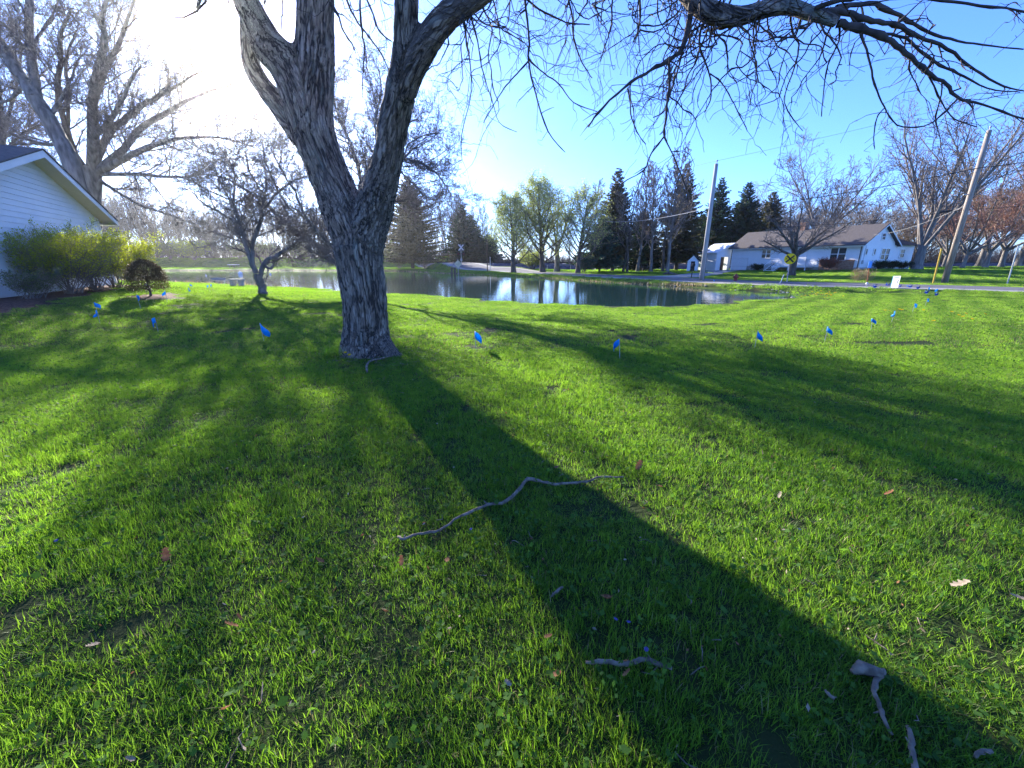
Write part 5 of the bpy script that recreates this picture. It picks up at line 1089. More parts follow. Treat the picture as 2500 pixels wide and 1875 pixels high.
# faded yellow post and bare sign post on the right
q = Gt(2278, 693); e_ = at(2299, 608, q.y); mb = MB(); mb.bar((0, 0, -.1), (e_.x - q.x, 0, e_.z - q.z), .055); mb.bar((e_.x - q.x, 0, e_.z - q.z), (e_.x - q.x + .0, 0, e_.z - q.z + .04), .07); o = mb.build('cable_marker_post', M['yellow_post']); o.location = q; tag(o, 'faded yellow marker post left of the brown utility pole', 'marker post')
q = Gt(2459, 694); e_ = at(2486, 600, q.y); rt_ = empty('sign_post', q, 'bare grey metal sign post by the road at the right edge', 'sign post'); mb = MB(); mb.bar((0, 0, -.1), (e_.x - q.x, 0, e_.z - q.z), .038); mb.build('post', M['metal'], rt_)
q = Gt(2433, 656); mb = MB(); mb.bar((0, 0, -.1), (.06, 0, .95), .07); mb.bar((.06, 0, .95), (.06, 0, 1.0), .09); o = mb.build('marker_post', M['white']); o.location = q; tag(o, 'short white marker post by the tracks left of the bare sign post', 'marker post')
# red thing, blue reflector on a stake, white yard ball
q = Gt(1795, 687); rh = empty('fire_hydrant', q, 'small faded red hydrant shape in the grass beside the road', 'hydrant'); mb = MB(); mb.tube([(0, 0, 0), (0, 0, .06), (0, 0, .07), (0, 0, .42), (0, 0, .5), (0, 0, .6)], [.20, .20, .14, .14, .10, .03], 12); mb.build('body', M['red'], rh, True); mb = MB(); mb.bar((-.22, 0, .33), (.22, 0, .33), .06); mb.bar((0, 0, .33), (0, -.2, .33), .07); mb.build('outlets', M['red'], rh)
q = Gt(2117, 694); sp_ = empty('house_number_stake', q, 'blue reflector sign on a rusty stake in front of the house corner', 'stake sign'); e_ = at(2122, 655, q.y); mb = MB(); mb.bar((0, 0, -.1), (e_.x - q.x, 0, e_.z - q.z), .03); mb.build('stake', M['orange'], sp_); c_ = at(2124, 646, q.y) - q; mb = MB(); mb.slab([c_ + Vector(v) for v in ((-.12, 0, -.22), (.12, 0, -.22), (.12, 0, .22), (-.12, 0, .22))], .02); mb.build('panel', M['sky_blue'], sp_)
q = Gt(2115, 699); mb = MB(); mb.bar((0, 0, -.05), (0, 0, .12), .02); mb.ball((0, 0, .17), .075, 12); o = mb.build('garden_ball', M['white'], None, True); o.location = q; tag(o, 'small white ball marker in the grass left of the blue pinwheels', 'ball marker')
# mailbox by the driveway
q = Gt(1688, 678); mbx = empty('mailbox', q, 'dark mailbox on a post beside the driveway left of the grey pole', 'mailbox'); mb = MB(); mb.bar((0, 0, -.1), (0, 0, 1.05), .05); mb.build('post', M['bark_dark'], mbx); mb = MB(); mb.prism([(-.12, -.25), (.12, -.25), (.12, .25), (-.12, .25)], 1.05, 1.22); mb.tube([(0, -.25, 1.22), (0, .25, 1.22)], [.12, .12], 10); mb.build('box', M['rail'], mbx)
# picnic table in the shade
q = Gt(1578, 677); pt = empty('picnic_table', Vector((gx_(1578, 60), 60, hz(gx_(1578, 60), 60))), 'dark wooden picnic table in the shade of the thin bare trees', 'picnic table')
mb = MB(); mb.box(-.95, -.38, .72, .95, .38, .77); mb.build('table_top', M['bark_dark'], pt)
for s_ in (-1, 1): mb = MB(); mb.box(-.95, s_ * .72 - .13, .42, .95, s_ * .72 + .13, .46); mb.build('seat', M['bark_dark'], pt)
for s_ in (-.7, .7):
    for t_ in (-1, 1): mb = MB(); mb.bar((s_, t_ * .75, 0), (s_, t_ * .2, .72), .05, n=4); mb.build('leg', M['bark_dark'], pt)
# yard sign
q = Gt(2186, 706); sg = empty('yard_sign', q, 'white yard sign with grey lettering stuck in the grass beside the road', 'yard sign'); sgw = at(2195, 688, q.y) - at(2177, 688, q.y); c_ = at(2187, 688, q.y) - q; hw = .27; hh = .34
def YS(u_, v_, o_): return Vector((c_.x + u_ * .97, u_ * .18 - o_, c_.z + v_))
mb = MB(); mb.slab([YS(-hw, -hh, 0), YS(hw, -hh, 0), YS(hw, hh, 0), YS(-hw, hh, 0)], -.004); pn = mb.build('panel', mat('thin_white_plastic', (.85, .85, .86), rough=.5, trans=.6), sg)
mb = MB(); mb.slab([YS(-hw - .03, -hh, 0), YS(-hw, -hh, 0), YS(-hw, hh, 0), YS(-hw - .03, hh, 0)], -.012); mb.build('edge', M['teal'], pn)
M4 = lambda u_, v_: Matrix(((.97, 0, 0, YS(u_, v_, .016).x), (.18, 0, -1, YS(u_, v_, .016).y), (0, 1, 0, YS(u_, v_, .016).z), (0, 0, 0, 1)))
mb = MB(); mb.add([YS(u_, v_, .016) for u_, v_ in ((-.17, .20), (.19, .20), (.19, .26), (-.17, .26))], [(0, 1, 2, 3)])
for k in range(3): mb.add([YS(u_, v_, .016) for u_, v_ in ((-.16, -.02 - .06 * k), (-.04, -.02 - .06 * k), (-.04, .005 - .06 * k), (-.16, .005 - .06 * k))], [(0, 1, 2, 3)])
mb.build('lettering', M['metal'], pn); mb = MB(); mb.tube([YS(.10, .14, .02), YS(.15, .05, .02), YS(.08, -.03, .02), YS(.12, -.10, .02), YS(.05, -.17, .02)], [.012, .02, .022, .016, .01], 5); mb.build('mark', M['dark'], pn)
for s_ in (-.2, .2): mb = MB(); mb.bar(YS(s_, -hh - .35, 0), YS(s_, -hh, 0), .006); mb.build('leg', M['metal'], sg)
# pinwheel shaped blue foil ornaments
def pinwheel(px, py, wpx, label, seed):
    q = Gt(px, py + 7); r_ = random.Random(seed); rt = empty('pinwheel', q, label, 'pinwheel', 'dark blue pinwheels and flags by the yard sign'); R_ = wpx / 2 / FPX * dep(q) * 1.25; z = max(.13, (at(px, py, q.y) - q).z)
    mb = MB(); mb.bar((0, 0, -.05), (0, 0, z), .006); mb.build('stick', M['white'], rt); mb = MB()
    for k in range(6):
        a = k * 1.047 + r_.random() * .4; b = a + .75; c = Vector((0, -.02, z)); e = Vector((math.cos(a) * R_, -.02, z + math.sin(a) * R_)); f = Vector((math.cos(b) * R_ * .7, -.09, z + math.sin(b) * R_ * .7)); mb.add([c, e, f], [(0, 1, 2)])
    mb.build('vanes', M['navy'], rt); mb = MB(); mb.ball((0, -.03, z), .022, 6); mb.build('hub', M['white'], rt)
for i, (px, py, w_, lb) in enumerate([(2133, 697, 11, 'leftmost dark blue pinwheel, right of the white ball'), (2163, 701, 12, 'dark blue pinwheel just left of the yard sign'), (2192, 704, 8, 'small dim pinwheel right below the yard sign'), (2217, 705, 10, 'pale blue pinwheel first right of the yard sign'), (2236, 708, 9, 'dark blue pinwheel second right of the yard sign'), (2259, 711, 11, 'dark blue pinwheel before the upright blue flag right of the sign'), (2283, 716, 10, 'rightmost blue pinwheel with a white centre')]): pinwheel(px, py, w_, lb, i)
# ---- blue marking flags
def flag(px, py, hpx, label, seed, group='blue marking flags stuck in the lawn'):
    r_ = random.Random(seed); q = Gt(px, py, .24); d_ = dep(q); hh_ = max(hpx / FPX * d_, .10) * 1.02; c = at(px, py, q.y) - q; top = c.z + hh_ * .5
    q.x += c.x; rt = empty('marking_flag', q, label, 'marking flag', group); mb = MB(); lean = r_.uniform(-.05, .05)
    mb.tube([(-lean, 0, -.03), (0, 0, top)], [.005, .005], 5); mb.build('wire_staff', M['metal'], rt)
    w_ = hh_ * r_.uniform(.42, .62) * r_.choice((-1, 1)); mb = MB(); n = 7
    # limp cloth: hangs from the staff, folded
    for i in range(n + 1):
        t = i / n; x = w_ * (1 - (1 - t) ** 1.6); y = .05 * math.sin(t * 5 + seed) * (1 if t else 0)
        zt_ = top - hh_ * .78 * t ** 1.3; zb_ = top - hh_ * (.50 + .50 * math.sin(t * 1.57))
        mb.v += [(x, y, zt_), (x * .92, y - .02 * t, zb_)]
    for i in range(n): k = i * 2; mb.f.append((k, k + 1, k + 3, k + 2))
    o = mb.build('flag', M['flag'], rt, True); sdm = o.modifiers.new('s', 'SOLIDIFY'); sdm.thickness = .0015
for i, (px, py, h_, lb) in enumerate([(637, 806, 34, 'large blue flag in the lawn left of the near trunk'), (381, 787, 24, 'blue flag on the lawn below the domed evergreen'), (233, 746, 17, 'upper of two close blue flags by the mulch bed'), (239, 766, 17, 'lower of two close blue flags by the mulch bed'),
    (334, 727, 14, 'blue flag left of the foot of the domed evergreen'), (404, 716, 13, 'blue flag right of the foot of the domed evergreen'), (357, 695, 8, 'blue flag seen through the skirt of the domed evergreen'), (460, 707, 9, 'blue flag near the pond, nearer of a pair'), (463, 695, 7, 'blue flag near the pond, farther of a pair'),
    (509, 700, 8, 'left flag of the close pair beside the stone bench'), (517, 698, 8, 'right flag of the close pair beside the stone bench'), (1159, 824, 32, 'blue flag right of the near trunk'), (1511, 842, 30, 'blue flag leaning at the centre right of the lawn'), (1848, 819, 26, 'blue flag with a pale lower corner right of the leaning one'),
    (2020, 807, 20, 'blue flag in the row to the sign, fifth from its far end'), (2129, 784, 13, 'blue flag in the row to the sign, fourth from its far end'), (2185, 766, 14, 'blue flag in the row to the sign, third from its far end'), (2232, 746, 11, 'blue flag in the row to the sign, second from its far end'), (2263, 733, 9, 'farthest blue flag of the row, below the pinwheels'),
    (2266, 706, 10, 'upright blue flag behind the pinwheels right of the sign'), (2289, 709, 9, 'blue flag behind the rightmost pinwheel'), (2216, 700, 7, 'pale blue flag above the first pinwheel right of the sign'), (2043, 694, 6, 'tiny blue flag at the road edge left of the sign'), (1742, 685, 5, 'tiny blue flag right of the grey pole foot')]): flag(px, py, h_, lb, i * 7 + 3)
# ================================================================ BY THE POND
def bench(px0, px1, py_top, py_base, label, m, Y=None):
    q = Gt((px0 + px1) / 2, py_base) if Y is None else Vector((gx_((px0 + px1) / 2, Y), Y, hz(gx_((px0 + px1) / 2, Y), Y))); w2 = (px1 - px0) / 2 / FPX * dep(q) * 1.0; z = max(.42, (at(px0, py_top, q.y) - q).z)
    rt = empty('bench', q, label, 'bench', 'benches by the pond'); mb = MB(); mb.box(-w2, -.2, z - .09, w2, .2, z); mb.build('seat', m, rt)
    for s_ in (-.62, .62): mb = MB(); x = s_ * w2; mb.prism([(x - .13, -.16), (x + .13, -.16), (x + .10, .16), (x - .10, .16)], -.05, z - .09); mb.prism([(x - .18, -.19), (x + .18, -.19), (x + .18, .19), (x - .18, .19)], -.05, .07); mb.build('leg', m, rt)
bench(564, 597, 681, 698, 'grey stone bench on the near shore left of the orchard tree', M['concrete']); bench(1101, 1113, 653, 659, 'small dark bench on the far shore beside the diamond sign', M['bark_dark'], 58)
q = Vector((gx_(594, 95.5), 95.5, 0)); dk = empty('dock', Vector((q.x, 92.5, WZ)), 'small dock with a white topped frame on the far shore behind the orchard tree', 'dock'); mb = MB(); mb.box(-.9, -.9, .95, .7, .9, 1.03); mb.build('canopy', M['white'], dk)
for x in (-.6, .5):
    for y in (-.7, .7): mb = MB(); mb.bar((x, y, -.4), (x, y, .95), .05); mb.build('post', M['bark_dark'], dk)
mb = MB(); mb.box(-.9, -1, .15, .9, 2.5, .24); mb.build('deck', M['wire_pale'], dk)
for px, py, r_, lb in [(587, 670, .30, 'white round float on the pond near the dock'), (660, 670, .14, 'small white float right of the orchard trunk on the pond'), (503, 673, .10, 'tiny white float left on the pond')]:
    q = G(px, py, WZ); mb = MB(); mb.ball((0, 0, r_ * .35), r_, 14); mb.bar((0, 0, r_), (0, 0, r_ * 1.7), r_ * .12); o = mb.build('float_ball', M['white'], None, True); o.location = q; tag(o, lb, 'float')
q = G(533, 681, WZ); mb = MB(); mb.tube([(-.75, 0, .02), (0, .03, .05), (.75, 0, .03)], [.06, .08, .05], 6); o = mb.build('floating_board', M['wire_pale']); o.location = q; tag(o, 'pale piece of wood floating left of the stone bench', 'driftwood')
q = Gt(1633, 696); mb = MB(); mb.tube([(-.8, 0, .02), (-.3, 0, .14), (.2, .05, .10), (.9, 0, .02)], [.1, .22, .16, .05], 8); o = mb.build('driftwood', M['bark_dark'], None, True); o.location = q; tag(o, 'dark lump of driftwood on the bank left of the grey pole', 'driftwood')
# contrail
a_ = at(1622, 2, 3000); b_ = at(1608, 40, 3000); mb = MB(); mb.tube([a_, a_.lerp(b_, .6), b_], [6, 4, 1.5], 8); tag(mb.build('contrail', mat('ice_trail', (.95, .95, .97), rough=1)), 'short white aircraft trail high in the blue sky', 'contrail')
# ================================================================ ON THE LAWN
def ground_stick(pts, wpx, label, mtl=None, side=()):
    c = [];
    for i, (a, b) in enumerate(pts):
        q = Gt(a, b); w_ = wpx[i] if isinstance(wpx, (list, tuple)) else wpx; d_ = dep(q); r = w_ / 2 / FPX * d_; c.append((q + Vector((0, 0, .030 + r * .8)), r))
    c = catmull(c, 3); rg = random.Random(len(pts) * 7 + int(pts[0][0])); P = [q + rvec(rg) * r * .3 for q, r in c]; Rr = [r * rg.uniform(.85, 1.2) for q, r in c]; o0 = P[0].copy()
    mb = MB(); mb.tube([p - o0 for p in P], Rr, 8)
    for k in range(max(2, len(P) // 8)):
        i = rg.randint(1, len(P) - 2); e = P[i] - o0 + rvec(rg).normalized() * Rr[i] * 3.5; mb.tube([P[i] - o0, e], [Rr[i] * .5, Rr[i] * .25], 5)
    o = mb.build('fallen_stick', mtl or M['stick'], None, True); o.location = o0; return tag(o, label, 'stick', 'sticks fallen on the lawn')
ground_stick([(972,1322),(987,1328),(1023,1315),(1063,1310),(1092,1297),(1110,1281),(1160,1257),(1189,1245),(1240,1234),(1265,1208),(1289,1183),(1312,1185),(1334,1190),(1370,1192),(1406,1189),(1442,1185),(1457,1176),(1522,1174)], [6,7,6,6,6,6,7,7,8,8,9,8,7,6,6,6,5,3], 'long pale crooked stick lying across the trunk shadow')
ground_stick([(1428,1633),(1479,1632),(1508,1635),(1536,1635),(1551,1630),(1580,1628),(1605,1639),(1638,1651)], [8,12,11,11,10,11,10,9], 'short thick stick at the lower edge of the shadow')
ground_stick([(2152,1652),(2138,1672),(2129,1706),(2143,1743),(2149,1772),(2169,1809)], [11,12,11,10,9,8], 'curved thick stick lying in the shadow at lower right')
ground_stick([(2209,1792),(2218,1829),(2222,1870),(2225,1930)], [10,13,13,12], 'thick stick running out of the bottom edge at lower right', M['stick'])
ground_stick([(2372,1866),(2385,1856),(2410,1847)], [8,9,8], 'stubby pale stick near the bottom right corner')
ground_stick([(2010,1700),(2022,1716),(2030,1722)], [5,8,7], 'small pale broken piece of stick left of the curved thick stick')
ground_stick([(897,915),(896,905),(899,893),(910,886),(933,880),(955,875)], [5,5,5,5,4,3], 'thin curved stick at the foot of the near trunk')
ground_stick([(1345,1470),(1358,1459),(1374,1447)], [3,8,5], 'little pale wood chip above the oak leaf near the shadow edge')
def bark_lump(px, py):
    q = Gt(px, py); mb = MB(); rg = random.Random(4); mb.tube([(-.06, 0, .03), (-.02, .01, .045), (.03, -.01, .04), (.07, 0, .03)], [.01, .026, .022, .008], 9); o = mb.build('bark_piece', M['stick'], None, True); o.location = q; tag(o, 'lump of dark bark beside the curved thick stick', 'bark piece')
bark_lump(2112, 1655)
def dead_leaf(px, py, s, label, m, seed):
    rg = random.Random(seed); q = Gt(px, py); mb = MB(); n = 9; L = s / FPX * dep(q) * 1.25; an = rg.random() * 6.28; ti = rg.uniform(.2, 1.0)
    lobes = [0, .30, .16, .40, .20, .44, .20, .30, .0]; V_ = []
    for i in range(n):
        t = i / (n - 1) - .5; w_ = lobes[i] * L * .75; cz_ = .3 * L * t * t + rg.uniform(0, .04) * L; V_ += [(t * L, w_, cz_ + w_ * .35), (t * L, 0, cz_), (t * L, -w_, cz_ + w_ * .3)]
    f = []
    for i in range(n - 1): k = i * 3; f += [(k, k + 1, k + 4, k + 3), (k + 1, k + 2, k + 5, k + 4)]
    Mx = Matrix.Rotation(an, 4, 'Z') @ Matrix.Rotation(ti, 4, 'Y') @ Matrix.Rotation(rg.uniform(-.5, .5), 4, 'X'); mb.add([Mx @ Vector(v) for v in V_], f); o = mb.build('fallen_leaf', m, None, True); o.location = q + Vector((0, 0, .07)); tag(o, label, 'fallen leaf', 'dead leaves on the lawn')
for i, (px, py, s, lb) in enumerate([(413,1380,28,'curled orange brown leaf on the grass at middle left'),(570,1557,30,'pink brown leaf on the grass at lower left, larger of a pair'),(590,1537,17,'small orange leaf just above the larger pink brown one'),(1480,1490,40,'lobed brown oak leaf at the left edge of the shadow'),(1358,1162,18,'small orange leaf at the upper right shadow edge'),
    (1558,1155,22,'orange leaf near the tip of the long stick'),(983,1394,20,'small brown leaf below the left end of the long stick'),(1094,1394,18,'brown leaf below the middle of the long stick'),(943,1522,20,'brown leaf left of centre below the long stick'),(1338,1584,18,'tan leaf above the short thick stick'),(1527,1676,20,'orange brown leaf below the short thick stick'),
    (1360,1678,22,'orange brown leaf left below the short thick stick'),(2165,1225,18,'orange leaf in the grass at the right'),(560,1765,32,'pale pink leaf standing near the bottom left'),(784,1395,20,'brown leaf in the grass left of centre'),(1606,1208,14,'tiny brown leaf right of the stick tip')]): dead_leaf(px, py, s, lb, M['dead_leaf'], i)
for i, (px, py, s, lb) in enumerate([(2335,1455,34,'bleached curled leaf in the grass at the right'),(237,1608,26,'grey round leaf on the lower left grass'),(2475,1490,32,'pinkish tan leaf at the right picture edge'),(1900,1230,14,'pale leaf on the sunny grass at the right'),(1240,1700,16,'pale leaf at bottom centre'),(330,1890,20,'pale leaf at the bottom left edge')]): dead_leaf(px, py, s, lb, M['pale_leaf'], 50 + i)
# flowers
def flower(name, q, r, m, label, cat, grp, tall=.06):
    mb = MB(); n = 9; mb.v.append((0, 0, tall + r * .3))
    for i in range(n * 2): a = math.pi * i / n; rr = r * (1 if i % 2 else .72); mb.v.append((math.cos(a) * rr, math.sin(a) * rr, tall + (.15 * r if i % 2 else 0)))
    for i in range(n * 2): mb.f.append((0, 1 + i, 1 + (i + 1) % (n * 2)))
    o = mb.build(name, m, None); o.location = q; o.rotation_euler = (R(18), R(rngf.uniform(-20, 20)), rngf.random() * 6); return tag(o, label, cat, grp)
rngf = random.Random(2)
flower('dandelion', Gt(847, 876), .028, M['dandelion'], 'left of two dandelions at the foot of the near trunk', 'dandelion', None, .14); flower('dandelion', Gt(860, 881), .03, M['dandelion'], 'right of two dandelions at the foot of the near trunk', 'dandelion', None, .13)
for i in range(34):
    px = rngf.gauss(2000, 28); py = rngf.gauss(722, 4); q = Gt(px, py)
    flower('dandelion', q, .05, M['dandelion'], 'yellow dandelion in the cluster off the right tip of the pond', 'dandelion', 'dandelions off the tip of the pond', .1)
for i, (px, py) in enumerate([(2160,763),(2168,764),(2195,760),(2202,762),(2254,762),(2338,775),(2354,771),(2352,779),(2371,785),(2400,772),(2322,767),(2280,790)]):
    flower('dandelion', Gt(px, py), .045, M['dandelion'], 'yellow dandelion scattered in the lawn near the far flags', 'dandelion', 'dandelions scattered by the far flags', .08)
for i, (px, py) in enumerate([(1160,1314),(1489,1546),(1533,1560),(1580,1600),(152,1339)]):
    flower('violet', Gt(px, py), .011, M['violet'], ['violet below the long stick', 'violet below the brown oak leaf', 'violet between the oak leaf and the short thick stick', 'violet just above the end of the short thick stick', 'violet in the grass at far left'][i], 'violet flower', None, .075)
# ================================================================ GRASS
def patch(name, size, n, hgt_, wid, seed, clover=0, seg=3, straw=.05):
    rs = np.random.RandomState(seed); x = rs.uniform(-.5, .5, n) * size; y = rs.uniform(-.5, .5, n) * size
    # blades gather in tufts that share a lean
    k = int(n / 14) + 1; cx = rs.uniform(-.5, .5, k) * size; cy = rs.uniform(-.5, .5, k) * size; cid = rs.randint(0, k, n); ga = rs.rand(n) < .65
    x = np.where(ga, cx[cid] + rs.normal(size=n) * size * .02, x); y = np.where(ga, cy[cid] + rs.normal(size=n) * size * .02, y)
    ca = rs.rand(k) * 6.283; ang = np.where(ga, ca[cid] + rs.normal(size=n) * .9, rs.rand(n) * 6.283)
    h = hgt_ * rs.uniform(.45, 1.2, n) * (.75 + .5 * rs.rand(k)[cid]); tilt = np.clip(np.abs(rs.normal(.55, .38, n)), .05, 1.35); curl = rs.uniform(.1, .9, n)
    wd = wid * rs.uniform(.6, 1.3, n); fa = ang + math.pi / 2 + rs.normal(size=n) * .5; V_ = []; px = x.copy(); py = y.copy(); pz = np.full(n, -.012)
    for s in range(seg + 1):
        w_ = wd * (1 - (s / seg) ** 1.8) * .5
        if s < seg: V_.append(np.stack([px - np.cos(fa) * w_, py - np.sin(fa) * w_, pz], 1)); V_.append(np.stack([px + np.cos(fa) * w_, py + np.sin(fa) * w_, pz], 1))
        else: V_.append(np.stack([px, py, pz], 1))
        t_ = tilt + curl * s / seg; st = h / seg; px = px + np.cos(ang) * np.sin(t_) * st; py = py + np.sin(ang) * np.sin(t_) * st; pz = pz + np.cos(t_) * st
    m_ = 2 * seg + 1; V_ = np.stack(V_, 1).reshape(-1, 3); b = np.arange(n)[:, None] * m_; F4 = np.concatenate([b + np.array([[2 * s, 2 * s + 1, 2 * s + 3, 2 * s + 2]]) for s in range(seg - 1)]) if seg > 1 else np.zeros((0, 4), int)
    F3 = b + np.array([[2 * seg - 2, 2 * seg - 1, 2 * seg]]); nb4, nb3 = len(F4), len(F3)
    if clover:
        cxx = rs.uniform(-.5, .5, clover) * size; cyy = rs.uniform(-.5, .5, clover) * size; C_ = np.stack([cxx, cyy, rs.uniform(.5, .95, clover) * hgt_], 1)
        C_ = np.repeat(C_, 3, 0) + rs.normal(size=(clover * 3, 3)) * .006; a = rs.normal(size=(clover * 3, 3)) * [1, 1, .35]; a /= np.linalg.norm(a, axis=1, keepdims=True); u = np.cross(a, rs.normal(size=a.shape) * .4 + [0, 0, 1]); u /= np.linalg.norm(u, axis=1, keepdims=True)
        s_ = np.minimum(rs.uniform(.010, .020, (len(C_), 1)) * (1 + rs.exponential(.35, (len(C_), 1))), .05) * (wid / .0035) ** .5; L_ = np.stack([C_, C_ + a * s_ * .5 + u * s_ * .45, C_ + a * s_, C_ + a * s_ * .5 - u * s_ * .45], 1).reshape(-1, 3); F4 = np.concatenate([F4, np.arange(len(L_)).reshape(-1, 4) + len(V_)]); V_ = np.concatenate([V_, L_])
    me = mesh_np(name, V_, [F4, F3], False, M['grass']); me.materials.append(M['clover']); me.materials.append(M['straw'])
    mi = np.zeros(len(F4) + len(F3), np.int32); mi[nb4:len(F4)] = 1; st_ = rs.rand(n) < straw
    for s in range(seg - 1): mi[s * n:(s + 1) * n][st_] = 2
    mi[len(F4):][st_] = 2
    me.polygons.foreach_set('material_index', mi); return bpy.data.objects.new(name, me)
M['straw'] = leaf_mat('straw_blades', (.20, .17, .07), (.36, .31, .15), (1.1, 1, .8), .4, 2)
def scatter(name, label_, patches, pts, rots, scl):
    cl = bpy.data.collections.new(name + '_patches')
    for p in patches: cl.objects.link(p)
    me = bpy.data.meshes.new(name); me.vertices.add(len(pts)); me.vertices.foreach_set('co', np.asarray(pts, np.float32).ravel())
    a = me.attributes.new('rz', 'FLOAT_VECTOR', 'POINT'); a.data.foreach_set('vector', np.asarray(rots, np.float32).ravel()); a = me.attributes.new('sc', 'FLOAT_VECTOR', 'POINT'); a.data.foreach_set('vector', np.column_stack([np.ones(len(scl)), np.ones(len(scl)), scl]).astype(np.float32).ravel())
    o = link(bpy.data.objects.new(name, me)); tag(o, kind='stuff'); g = bpy.data.node_groups.new(name, 'GeometryNodeTree'); g.interface.new_socket('Geometry', in_out='INPUT', socket_type='NodeSocketGeometry'); g.interface.new_socket('Geometry', in_out='OUTPUT', socket_type='NodeSocketGeometry')
    N_ = g.nodes; L_ = g.links; gi = N_.new('NodeGroupInput'); go = N_.new('NodeGroupOutput'); ip = N_.new('GeometryNodeInstanceOnPoints'); ci = N_.new('GeometryNodeCollectionInfo'); ci.inputs[0].default_value = cl; ci.inputs['Separate Children'].default_value = True; ci.inputs['Reset Children'].default_value = True
    ip.inputs['Pick Instance'].default_value = True; ra = N_.new('FunctionNodeRandomValue'); ra.data_type = 'INT'; ra.inputs[4].default_value = 0; ra.inputs[5].default_value = len(patches) - 1
    an = N_.new('GeometryNodeInputNamedAttribute'); an.data_type = 'FLOAT_VECTOR'; an.inputs[0].default_value = 'rz'; as_ = N_.new('GeometryNodeInputNamedAttribute'); as_.data_type = 'FLOAT_VECTOR'; as_.inputs[0].default_value = 'sc'
    L_.new(gi.outputs[0], ip.inputs['Points']); L_.new(ci.outputs[0], ip.inputs['Instance']); L_.new(ra.outputs[2], ip.inputs['Instance Index']); L_.new(an.outputs[0], ip.inputs['Rotation']); L_.new(as_.outputs[0], ip.inputs['Scale']); L_.new(ip.outputs[0], go.inputs[0])
    md = o.modifiers.new('grass', 'NODES'); md.node_group = g; return o
def blocked(X, Y, mg=0.0):
    b = pond_sd(X, Y) < .15 + (mg * .4 if mg < .9 else mg * 1.25); b |= (road_d(X, Y) < ROAD_W + .8 + mg) & (Y > 15); b |= seg_dist(X, Y, DRV, False) < 1.9 + mg
    s, o = bed(X, Y); b |= (s < GLEN + .2) & (s > -12) & (o < .1) & (Y < 40); b |= mulch_mask(X, Y) > .5
    a_ = (X - HA.x) * HF.x + (Y - HA.y) * HF.y; c_ = (X - HA.x) * HG.x + (Y - HA.y) * HG.y; b |= (a_ > -.3) & (a_ < hl + .3) & (c_ > -.3) & (c_ < DEP + AX); b |= (np.hypot(X - base.x, (Y - 7.15) * 1.0) < .60 + .1 * np.sin(np.arctan2(Y - 7.15, X - base.x) * 3)); b |= (Y > 75) & (Y < 86) & (X > -14); return b
rsg = np.random.RandomState(1)
def field(y0, y1, stp, kx=1.28, pad=1.6, jit=.5, xl=1e9):
    ys = np.arange(y0, y1, stp); P = []
    for y in ys:
        hw_ = min(kx * y + pad, xl); xs = np.arange(-hw_, hw_, stp); P.append(np.stack([xs, np.full(len(xs), y)], 1))
    P = np.concatenate(P); P += rsg.uniform(-.5, .5, P.shape) * stp * jit * 2; return P
def lay(name, patches, P, mg, smin, smax):
    bl = blocked(P[:, 0], P[:, 1], mg); P = P[~bl]; z = hroad(P[:, 0], P[:, 1]); e = .25
    gx2 = (hroad(P[:, 0] + e, P[:, 1]) - z) / e; gy2 = (hroad(P[:, 0], P[:, 1] + e) - z) / e; rz = rsg.rand(len(P)) * 6.283; E_ = []
    for i in range(len(P)):
        n_ = Vector((-gx2[i], -gy2[i], 1)).normalized(); q = n_.to_track_quat('Z', 'Y').to_matrix() @ Matrix.Rotation(rz[i], 3, 'Z'); E_.append(tuple(q.to_euler()))
    nz_ = np.array([mnoise.noise(Vector((x * .8, y * .8, 4))) + .6 * mnoise.noise(Vector((x * 2.6, y * 2.6, 9))) for x, y in P]); sc_ = np.clip(1 + nz_ * .62, smin, smax)
    return scatter(name, None, patches, np.column_stack([P, z]), E_, sc_)
lay('grass', [patch('near_grass_patch', .66, 3600, .062, .0034, 200 + i, 26, 3) for i in range(7)], field(.45, 7.2, .42), .15, .75, 1.6)
lay('grass', [patch('mid_grass_patch', 1.3, 6400, .058, .0055, 220 + i, 60, 2, .15) for i in range(5)], field(6.8, 24, .92), .3, .75, 1.5)
_P = field(21, 75, 1.0, 1.25, 2); _d = pond_sd(_P[:, 0], _P[:, 1]); _P = _P[(_d > .2) & (_d < 4.5) & (_P[:, 1] > 23)]; print('shore patches', len(_P))
lay('grass', [patch('shore_grass_patch', 1.5, 1500, .07, .016, 280 + i, 0, 2, .12) for i in range(3)], _P, .3, .8, 1.3)
lay('grass', [patch('far_grass_patch', 3.9, 9500, .08, .018, 240 + i, 0, 2, .15) for i in range(4)], field(23, 56, 2.7, 1.25, 2), 1.0, .8, 1.2)
lay('grass', [patch('distant_grass_patch', 8, 7500, .16, .05, 260 + i, 0, 1, .05) for i in range(3)], field(54, 122, 6.0, 1.2, 2), 2.2, .9, 1.2)
# taller tuft left of the trunk
mb_ = patch('tuft', .42, 420, .26, .007, 300, 0, 3, .02); mb_.name = 'tall_grass_tuft'; col.objects.link(mb_); q = Gt(818, 868); mb_.location = q; tag(mb_, 'taller bright grass tuft growing against the left side of the near trunk', 'grass tuft')

